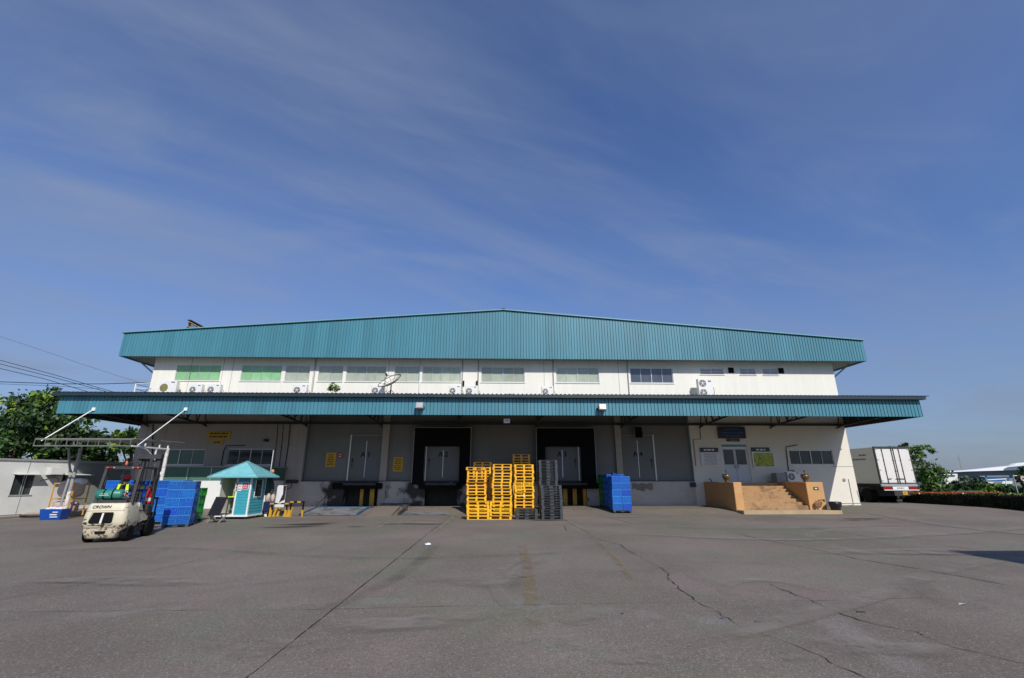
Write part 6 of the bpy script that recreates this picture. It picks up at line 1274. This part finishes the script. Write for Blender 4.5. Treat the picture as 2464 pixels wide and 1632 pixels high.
for i, (x, y, rx, ry, Y, lb, mt) in enumerate(((2302,1168,20,10,70,'dark rounded bush left of the far bushes',('leafd',)),(2338,1160,20,16,75,'tallest dark bush in front of the far warehouse',('leafd','leafg')),(2362,1170,16,10,72,'dark bush just right of the tallest far bush',('leafd','leaf')),(2395,1178,26,9,60,'low pale green bush behind the flowering hedge',('leaf','leafl')),(2430,1178,24,9,60,'low green bush below the green truck',('leaf','leafd')),(2275,1178,20,10,60,'low green bush right of the bright green tree',('leaf','leafd')),(2472,1156,16,20,66,'dark tree at the right picture edge behind the speed sign',('leafd','leaf')),(2484,1140,18,16,66,'upper dark tree mass cut by the right picture edge',('leafd',)))):
    tree(x, 1192, Y, [(x, y, rx, ry), (x-rx*.4, y+ry*.3, rx*.6, ry*.7), (x+rx*.4, y+ry*.4, rx*.6, ry*.6)], lb, mats=mt, seed=20+i, leaf=.22, dens=1.1, group='bushes on the right side', cat='bush', name='bush')
# hedge
hp = [Vector((30.35, 47, 0)), Vector((30.35, 35, 0)), Vector((30.6, 27.5, 0)), Vector((30.9, 19, 0)), Vector((31.2, 12, 0))]
hh = [.62, .64, .86, .95, 1.0]; r = empty('hedge', (30.5, 30, 0), label='low clipped hedge with red and orange flowers on top along the right yard edge', cat='hedge')
g = np.random.default_rng(5)
def hedge_leaves(name, n, top, mats, size, xr_=(0, 2.2), zr=(0, 1)):
    C = []
    for _ in range(n):
        k = g.integers(0, 4); t = g.uniform(); p = hp[k].lerp(hp[k+1], t); h = hh[k]*(1-t)+hh[k+1]*t
        z0_ = gz(29, p.y) if p.y > 20 else -.22
        if top == 2: x = p.x+g.uniform(0, 2.2); z = z0_+h*g.uniform(.96, 1.06)+(.05*math.sin(p.y*2.1)+.03*math.sin(x*7))
        elif top == 1: x = p.x+g.uniform(0, 2.2); z = z0_+h*g.uniform(.9, 1.03)
        else: x = p.x+g.uniform(0, .12)+.05*math.sin(p.y*3); z = z0_+h*g.uniform(0, 1)
        C.append((x, p.y, z))
    C = np.array(C)-np.array((30.5, 30, 0)); n = len(C); d = g.normal(size=(n, 3)); d /= np.linalg.norm(d, axis=1)[:, None]; u = np.cross(d, g.normal(size=(n, 3))); u /= np.linalg.norm(u, axis=1)[:, None]; s = size*g.uniform(.6, 1.3, (n, 1))
    V = np.stack([C-d*s, C+u*s*.5, C+d*s, C-u*s*.5], 1).reshape(-1, 3); me = bpy.data.meshes.new(name); me.from_pydata(V.tolist(), [], [(4*i, 4*i+1, 4*i+2, 4*i+3) for i in range(n)])
    for m_ in mats: me.materials.append(M[m_])
    me.polygons.foreach_set('material_index', g.integers(0, len(mats), n).astype(np.int32)); o = bpy.data.objects.new(name, me); COL.objects.link(o); o.parent = r
hedge_leaves('foliage', 16000, 0, ('hedgeshade', 'hedgeshade'), .06); hedge_leaves('foliage', 13000, 1, ('leaf', 'leafl', 'leafd'), .06); 
m = MB((30.5, 30, 0))
for k in range(4):
    a, b = hp[k], hp[k+1]; za, zb = gz(29, a.y) if a.y > 20 else -.22, gz(29, b.y) if b.y > 20 else -.22
    m.add([(a.x+.1,a.y,za-.1),(a.x+2.1,a.y,za-.1),(b.x+2.1,b.y,zb-.1),(b.x+.1,b.y,zb-.1),(a.x+.1,a.y,za+hh[k]*.9),(a.x+2.1,a.y,za+hh[k]*.9),(b.x+2.1,b.y,zb+hh[k+1]*.9),(b.x+.1,b.y,zb+hh[k+1]*.9)], [(4,7,6,5),(0,4,5,1),(0,3,7,4),(3,2,6,7),(1,5,6,2)])
m.build('inner_twigs', M['hedgeshade'], r)
sv = list(hp); hp[:] = [Vector((30.35, 37, 0)), Vector((30.4, 35, 0)), Vector((30.45, 33.5, 0)), Vector((30.5, 32, 0)), Vector((30.5, 30.6, 0))]; hs = list(hh); hh[:] = [.64, .66, .68, .72, .76]
hedge_leaves('flowers', 8500, 2, ('flower', 'flower', 'leaf'), .045); hp[:] = sv; hh[:] = hs
# small shrub on the canopy roof
c = at_y(803, 930, 30.6); O = (c.x, 30.6, rz(30.6)+.04); r = empty('roof_shrub', O, label='small self seeded shrub growing on the canopy roof under the third window pair', cat='shrub')
leaves('foliage', r, [(c.x, 30.6, c.z, .36, .2, .28), (c.x-.2, 30.6, c.z-.15, .2, .2, .2), (c.x+.25, 30.6, c.z-.2, .22, .2, .16)], 26, 16, .07, ('leaf', 'leafd', 'leafl'), 9, off=O)
m = MB(O)
for q in (-.25, -.08, .1, .28): m.tube([O, (c.x+q*.5, 30.6, O[2]+.3), (c.x+q, 30.6, c.z+.1)], [.02, .015, .006], 5)
m.build('stem', M['bark'], r)

# ================================================================= FAR THINGS (right)
def farq(pts, Y, d, O, name, mt, par):
    P = [at_y(x, y, Y) for x, y in pts]; m = MB(O); m.prism(P, (0, d, 0)); m.build(name, mt, par)
Y = 120; O = tuple(at_y(2400, 1190, Y)); r = empty('far_warehouse', O, label='distant wide warehouse with a white low pitched roof at the far right', cat='warehouse')
farq([(2270,1185),(2560,1185),(2560,1120),(2440,1130),(2282,1136)], Y+1, 3, O, 'wall', M['fargrey'], r)
farq([(2278,1136.5),(2330,1134.5),(2440,1131.5),(2600,1124),(2600,1104),(2443,1120),(2330,1131.5),(2282,1134.5)], Y-1, 1.5, O, 'roof', M['farwhite'], r)
farq([(2436,1119.5),(2600,1106),(2600,1101),(2446,1115)], Y-3, 1., O, 'ridge_vent', M['farwhite'], r)
farq([(2358,1146.5),(2428,1146),(2428,1158),(2364,1158)], Y-.6, 1, O, 'blue_cladding', M['farblue'], r); farq([(2358,1145.8),(2428,1145.2),(2428,1146),(2358,1146.6)], Y-.8, .3, O, 'white_stripe', M['farwhite'], r)
Y = 95; O = tuple(at_y(2290, 1175, Y)); r = empty('far_shed', O, label='small white shed with a lean to roof left of the distant warehouse', cat='shed')
farq([(2272,1176),(2306,1176),(2304,1143.5),(2272,1144)], Y, 8, O, 'wall', M['trailer'], r); farq([(2270,1143),(2304,1143),(2304,1140.5),(2270,1140.5)], Y-.5, 9, O, 'roof', M['farwhite'], r)
Y = 80; O = tuple(at_y(2420, 1180, Y)); r = empty('green_truck', O, label='distant white and green covered truck between the bushes', cat='truck')
farq([(2411,1164),(2436,1164),(2436,1158),(2413,1158)], Y, 3, O, 'cover', M['trailer'], r); farq([(2410,1174),(2436,1174),(2436,1165),(2411,1165)], Y, 3, O, 'body', M['green'], r)
m = MB(O)
for x in (2415, 2431): c = at_y(x, 1175, Y); m.lathe([(.3,-.2),(.5,-.15),(.5,.15),(.3,.2)], (c.x, c.y-.1, c.z), 14, 'y')
m.build('wheel', M['black'], r)
Y = 78; O = tuple(at_y(2380, 1180, Y)); r = empty('far_canopy', O, label='distant thin white canopy frame in front of the blue cladding', cat='canopy'); m = MB(O); q = lambda x, y: at_y(x, y, Y)
m.bar(q(2373,1155), q(2421,1152.5), .12); m.bar(q(2373,1155), q(2375,1176), .08); m.bar(q(2420,1153), q(2421,1176), .08); m.build('frame', M['white'], r)
m = MB(O); m.prism([q(2375,1160), q(2392,1160.5), q(2384,1166), q(2376,1165)], (0, .3, 0)); m.prism([q(2384,1175), q(2393,1172), q(2395,1176)], (0, .3, 0)); m.build('white_cover', M['trailer'], r)
Y = 38; c = at_y(2462, 1152, Y); O = (c.x, Y, gz(c.x, Y)); r = empty('speed_sign', O, label='round 30 speed sign at the right picture edge', cat='traffic sign')
m = MB(O); m.lathe([(.22,-.01),(.23,0),(.22,.01)], (c.x, Y, c.z), 28, 'y'); m.build('sign_face', mat('pale_pink_sign', (.60, .52, .50), .5), r, True)
m = MB(O); m.tube([(c.x+.2*math.cos(6.283*k/28), Y-.014, c.z+.2*math.sin(6.283*k/28)) for k in range(29)], .016, 5); m.build('border_ring', M['signred'], r, True)
text_mesh('30', .24, 'lettering', M['ink'], r, (0, -.018, c.z-O[2]), depth=.003, bold=.006)
m = MB(O); m.tube([(c.x, Y+.03, O[2]), (c.x, Y+.03, c.z+.2)], .03, 8); m.build('post', M['steelpaint'], r, True)
Y = 55; c = at_y(2443, 1180, Y); O = (c.x, Y, 0); r = empty('lamp_post', O, label='thin grey post with a short arm left of the speed sign', cat='post')
m = MB(O); a = at_y(2437,1144,Y); m.tube([(at_y(2446,1176,Y).x, Y, -.2), (a.x, Y, a.z)], .06, 8); m.build('post', M['steelpaint'], r, True); m = MB(O); m.bar((a.x, Y, a.z-.05), tuple(at_y(2447,1144.5,Y)), .06); m.build('arm', M['white'], r)
Y = 200; c = at_y(2316, 1135, Y); O = (c.x, Y, 0); r = empty('radio_mast', O, label='distant thin grey radio mast above the white shed', cat='mast'); m = MB(O); t_ = at_y(2311, 1096, Y)
for s in (-.3, .3): m.bar((c.x+s, Y, 0), (c.x+s*.3, Y, t_.z), .10)
for k in range(12): z = c.z+(t_.z-c.z)*k/12; m.bar((c.x-.3, Y, z), (c.x+.3, Y, z+1.), .06)
m.build('lattice', M['steelpaint'], r)
m = MB(); m.prism([(30.8, 10, -.3), (34, 10, -.3), (34, 60, -.3), (30.8, 60, -.3)], (0, 0, .2)) if False else None
# small white lights in the hedge
for px, lb in ((2212,'small white lamp head in the hedge behind the trailer corner'),(2317,'small white lamp head standing in the middle of the hedge'),(2432,'small white lamp head near the right end of the hedge')):
    Y = 34 if px < 2250 else (31 if px < 2400 else 29); c = at_y(px, 1188, Y); O = (c.x, Y, 0); m = MB(O); m.tube([(c.x, Y, c.z-.06), (c.x, Y, c.z)], .012, 6); m.lathe([(.02,-.02),(.055,0),(.04,.035),(.01,.05)], (c.x, Y, c.z), 12)
    o = m.build('garden_lamp', M['paper'], None, True, loc=O); tag(o, lb, 'garden lamp', 'small lamps in the hedge')

# ================================================================= POWER LINES
def wire(pts, Y, label, r=.03, sag=0.):
    P = []
    for i in range(len(pts)-1):
        a, b = at_y(*pts[i], Y), at_y(*pts[i+1], Y)
        for k in range(9): t = k/9; q = a.lerp(b, t); q.z -= sag*4*t*(1-t); P.append(q)
    P.append(at_y(*pts[-1], Y)); P.insert(0, P[0]+(P[0]-P[1]).normalized()*30); m = MB(tuple(P[0])); m.tube(P, r, 5); o = m.build('power_line', M['wire'], None, True, loc=tuple(P[0])); tag(o, label, 'power line', 'power lines at the left')
wire([(-60,850),(0,867),(120,899),(268,942),(330,962)], 52, 'upper steep cable running down to the canopy at the left', .032)
wire([(-60,861),(0,876),(120,906),(250,941),(330,965)], 52, 'second steep cable just under the upper steep one', .032)
wire([(-60,872),(0,887),(100,910),(205,941),(290,968)], 52, 'third steep cable ending leftmost at the canopy edge', .032)
wire([(-60,917),(0,919),(150,924),(250,924),(365,920.5)], 50, 'nearly level thick cable meeting the white frame at the wall corner', .04)
wire([(-60,922),(0,924),(130,929),(240,936)], 52, 'nearly level thin cable under the thick one', .02)
wire([(-60,800),(0,810),(50,826),(130,853),(190,874),(285,905),(350,925)], 56, 'highest thin cable crossing the sky at the left', .014)
wire([(-60,956),(0,958.5),(80,960)], 60, 'short level cable above the left tree', .035); wire([(-60,964),(0,966),(60,969)], 60, 'short level cable just above the left tree crown', .035); wire([(-60,971),(0,973),(50,975)], 60, 'lowest short cable touching the left tree', .025)
wire([(195,1038),(240,1046),(300,1052)], 60, 'thin cable seen under the left end of the canopy', .02)

# ================================================================= LITTER
c = at_g(1030, 1313); m = MB(); m.add([(-.09,-.05,.02),(.07,-.07,.03),(.09,.04,.06),(-.02,.07,.03),(-.08,.10,.05),(.0,.0,.08)], [(0,1,5),(1,2,5),(2,3,5),(3,4,5),(4,0,5)]); tag(m.build('paper_scrap', M['paper'], None, loc=tuple(c), rot=(0, 0, .4)), 'crumpled white paper scrap on the yard left of centre', 'paper')
for px, py, mt, w, lb in ((1496,1478,'blue',.035,'tiny blue plastic scrap left of the long crack'),(1736,1489,'blue',.04,'tiny blue plastic scrap right of the long crack'),(2315,1455,'sack',.09,'small dry brown leaf at the right')):
    c = at_g(px, py); m = MB(); m.add([(-w,-w*.3,.004),(w*.2,-w*.5,.02),(w,w*.2,.006),(0,w*.5,.015)], [(0,1,2,3)]); tag(m.build('scrap', M[mt], None, loc=tuple(c)), lb, 'scrap')
for px, py, L_, a_, lb in ((2060,1558,.17,-.35,'small black stick lying at the lower right'),(1824,1498,.10,.1,'short black twig beside the long crack'),(2072,1474,.13,.05,'thin black twig above the right crack')):
    c = at_g(px, py); m = MB(); d = Vector((math.cos(a_), math.sin(a_), 0))*L_/2; m.tube([-d+Vector((0,0,.012)), Vector((0,.01,.016)), d+Vector((0,0,.012))], .011, 5); tag(m.build('stick', M['steel'], None, loc=tuple(c)), lb, 'stick')

# ================================================================= LIGHT, SKY, CAMERA
sd = Vector((-.436, 1.15, -1)).normalized(); sl = bpy.data.lights.new('sun', 'SUN'); sl.energy = SUN_E; sl.angle = R(.5); sl.color = (1, .955, .88)
so = bpy.data.objects.new('sun', sl); COL.objects.link(so); so.rotation_euler = sd.to_track_quat('-Z', 'Y').to_euler(); so.location = (20, -40, 40)
el = math.asin(-sd.z); az = math.atan2(-sd.x, -sd.y)
W = bpy.data.worlds.new('World'); SC.world = W; W.use_nodes = True; t = W.node_tree; L = t.links.new; bg = t.nodes['Background']
sky = nd(t, 'ShaderNodeTexSky'); sky.sky_type = 'NISHITA'; sky.sun_disc = False; sky.sun_elevation = el; sky.sun_rotation = az; sky.air_density = 1.0; sky.dust_density = .6; sky.ozone_density = 2.5
tc = nd(t, 'ShaderNodeTexCoord'); sp = nd(t, 'ShaderNodeSeparateXYZ'); L(tc.outputs['Generated'], sp.inputs[0])
mz = nd(t, 'ShaderNodeMath', operation='MAXIMUM'); mz.inputs[1].default_value = .03; L(sp.outputs[2], mz.inputs[0]); ad = nd(t, 'ShaderNodeMath', operation='ADD'); ad.inputs[1].default_value = .10; L(mz.outputs[0], ad.inputs[0])
dx = nd(t, 'ShaderNodeMath', operation='DIVIDE'); L(sp.outputs[0], dx.inputs[0]); L(ad.outputs[0], dx.inputs[1]); dy = nd(t, 'ShaderNodeMath', operation='DIVIDE'); L(sp.outputs[1], dy.inputs[0]); L(ad.outputs[0], dy.inputs[1])
cb_ = nd(t, 'ShaderNodeCombineXYZ'); L(dx.outputs[0], cb_.inputs[0]); L(dy.outputs[0], cb_.inputs[1])
def cl(rot, scl, s, lo, hi, amt, dist=.8):
    mp = nd(t, 'ShaderNodeMapping'); mp.inputs['Scale'].default_value = scl; m0 = nd(t, 'ShaderNodeMapping'); m0.inputs['Rotation'].default_value = (0, 0, rot); L(cb_.outputs[0], m0.inputs['Vector']); L(m0.outputs[0], mp.inputs['Vector'])
    n = nd(t, 'ShaderNodeTexNoise'); n.inputs['Scale'].default_value = s; n.inputs['Detail'].default_value = 7; n.inputs['Roughness'].default_value = .55; n.inputs['Distortion'].default_value = dist; L(mp.outputs[0], n.inputs['Vector'])
    r_ = nd(t, 'ShaderNodeMapRange'); r_.inputs['From Min'].default_value = lo; r_.inputs['From Max'].default_value = hi; r_.inputs['To Max'].default_value = amt; r_.interpolation_type = 'SMOOTHSTEP'; L(n.outputs['Fac'], r_.inputs['Value']); return r_.outputs[0]
c1_ = cl(R(CLA), (.42, 1.0, 1), .62, .36, .72, .50, 1.1); c2_ = cl(R(CLB), (.6, 1.5, 1), 1.7, .42, .80, .26, 1.2)
sm = nd(t, 'ShaderNodeMath', operation='ADD'); L(c1_, sm.inputs[0]); L(c2_, sm.inputs[1])
tint = nd(t, 'ShaderNodeMix', data_type='RGBA', blend_type='MULTIPLY'); tint.inputs['Factor'].default_value = 1; tint.inputs['B'].default_value = (*TINT, 1); L(sky.outputs[0], tint.inputs['A'])
mx = nd(t, 'ShaderNodeMix', data_type='RGBA'); L(sm.outputs[0], mx.inputs['Factor']); L(tint.outputs['Result'], mx.inputs['A']); mx.inputs['B'].default_value = (*CLOUD, 1)
gr = nd(t, 'ShaderNodeMapRange'); gr.inputs['From Min'].default_value = 0; gr.inputs['From Max'].default_value = .45; gr.inputs['To Min'].default_value = .74; gr.inputs['To Max'].default_value = 1.; L(sp.outputs[2], gr.inputs['Value']); dk = nd(t, 'ShaderNodeMix', data_type='RGBA', blend_type='MULTIPLY'); dk.inputs['Factor'].default_value = 1; hz_ = nd(t, 'ShaderNodeMapRange'); hz_.inputs['From Min'].default_value = 0; hz_.inputs['From Max'].default_value = .38; hz_.inputs['To Min'].default_value = .55; hz_.inputs['To Max'].default_value = 0; L(sp.outputs[2], hz_.inputs['Value']); hm = nd(t, 'ShaderNodeMix', data_type='RGBA'); L(hz_.outputs[0], hm.inputs['Factor']); L(mx.outputs['Result'], hm.inputs['A']); hm.inputs['B'].default_value = (2.6, 3.1, 4.1, 1); L(hm.outputs['Result'], dk.inputs['A']); L(gr.outputs[0], dk.inputs['B'])
L(dk.outputs['Result'], bg.inputs['Color']); bg.inputs['Strength'].default_value = SKY_S
cam = bpy.data.cameras.new('camera'); co = bpy.data.objects.new('camera', cam); COL.objects.link(co); SC.camera = co
cam.sensor_width = 36; cam.lens = CF*36/2464; cam.clip_end = 5000; cam.clip_start = .05
mt_ = Matrix(((_r.x, _u.x, -_f.x), (_r.y, _u.y, -_f.y), (_r.z, _u.z, -_f.z))); co.matrix_world = Matrix.Translation((0, 0, CH)) @ mt_.to_4x4()
vs_ = SC.view_settings; vs_.view_transform = 'Standard'; vs_.look = 'None'; vs_.exposure = EXPO; vs_.gamma = 1; vs_.use_curve_mapping = False
SC.cycles.max_bounces = 6; SC.cycles.transparent_max_bounces = 8
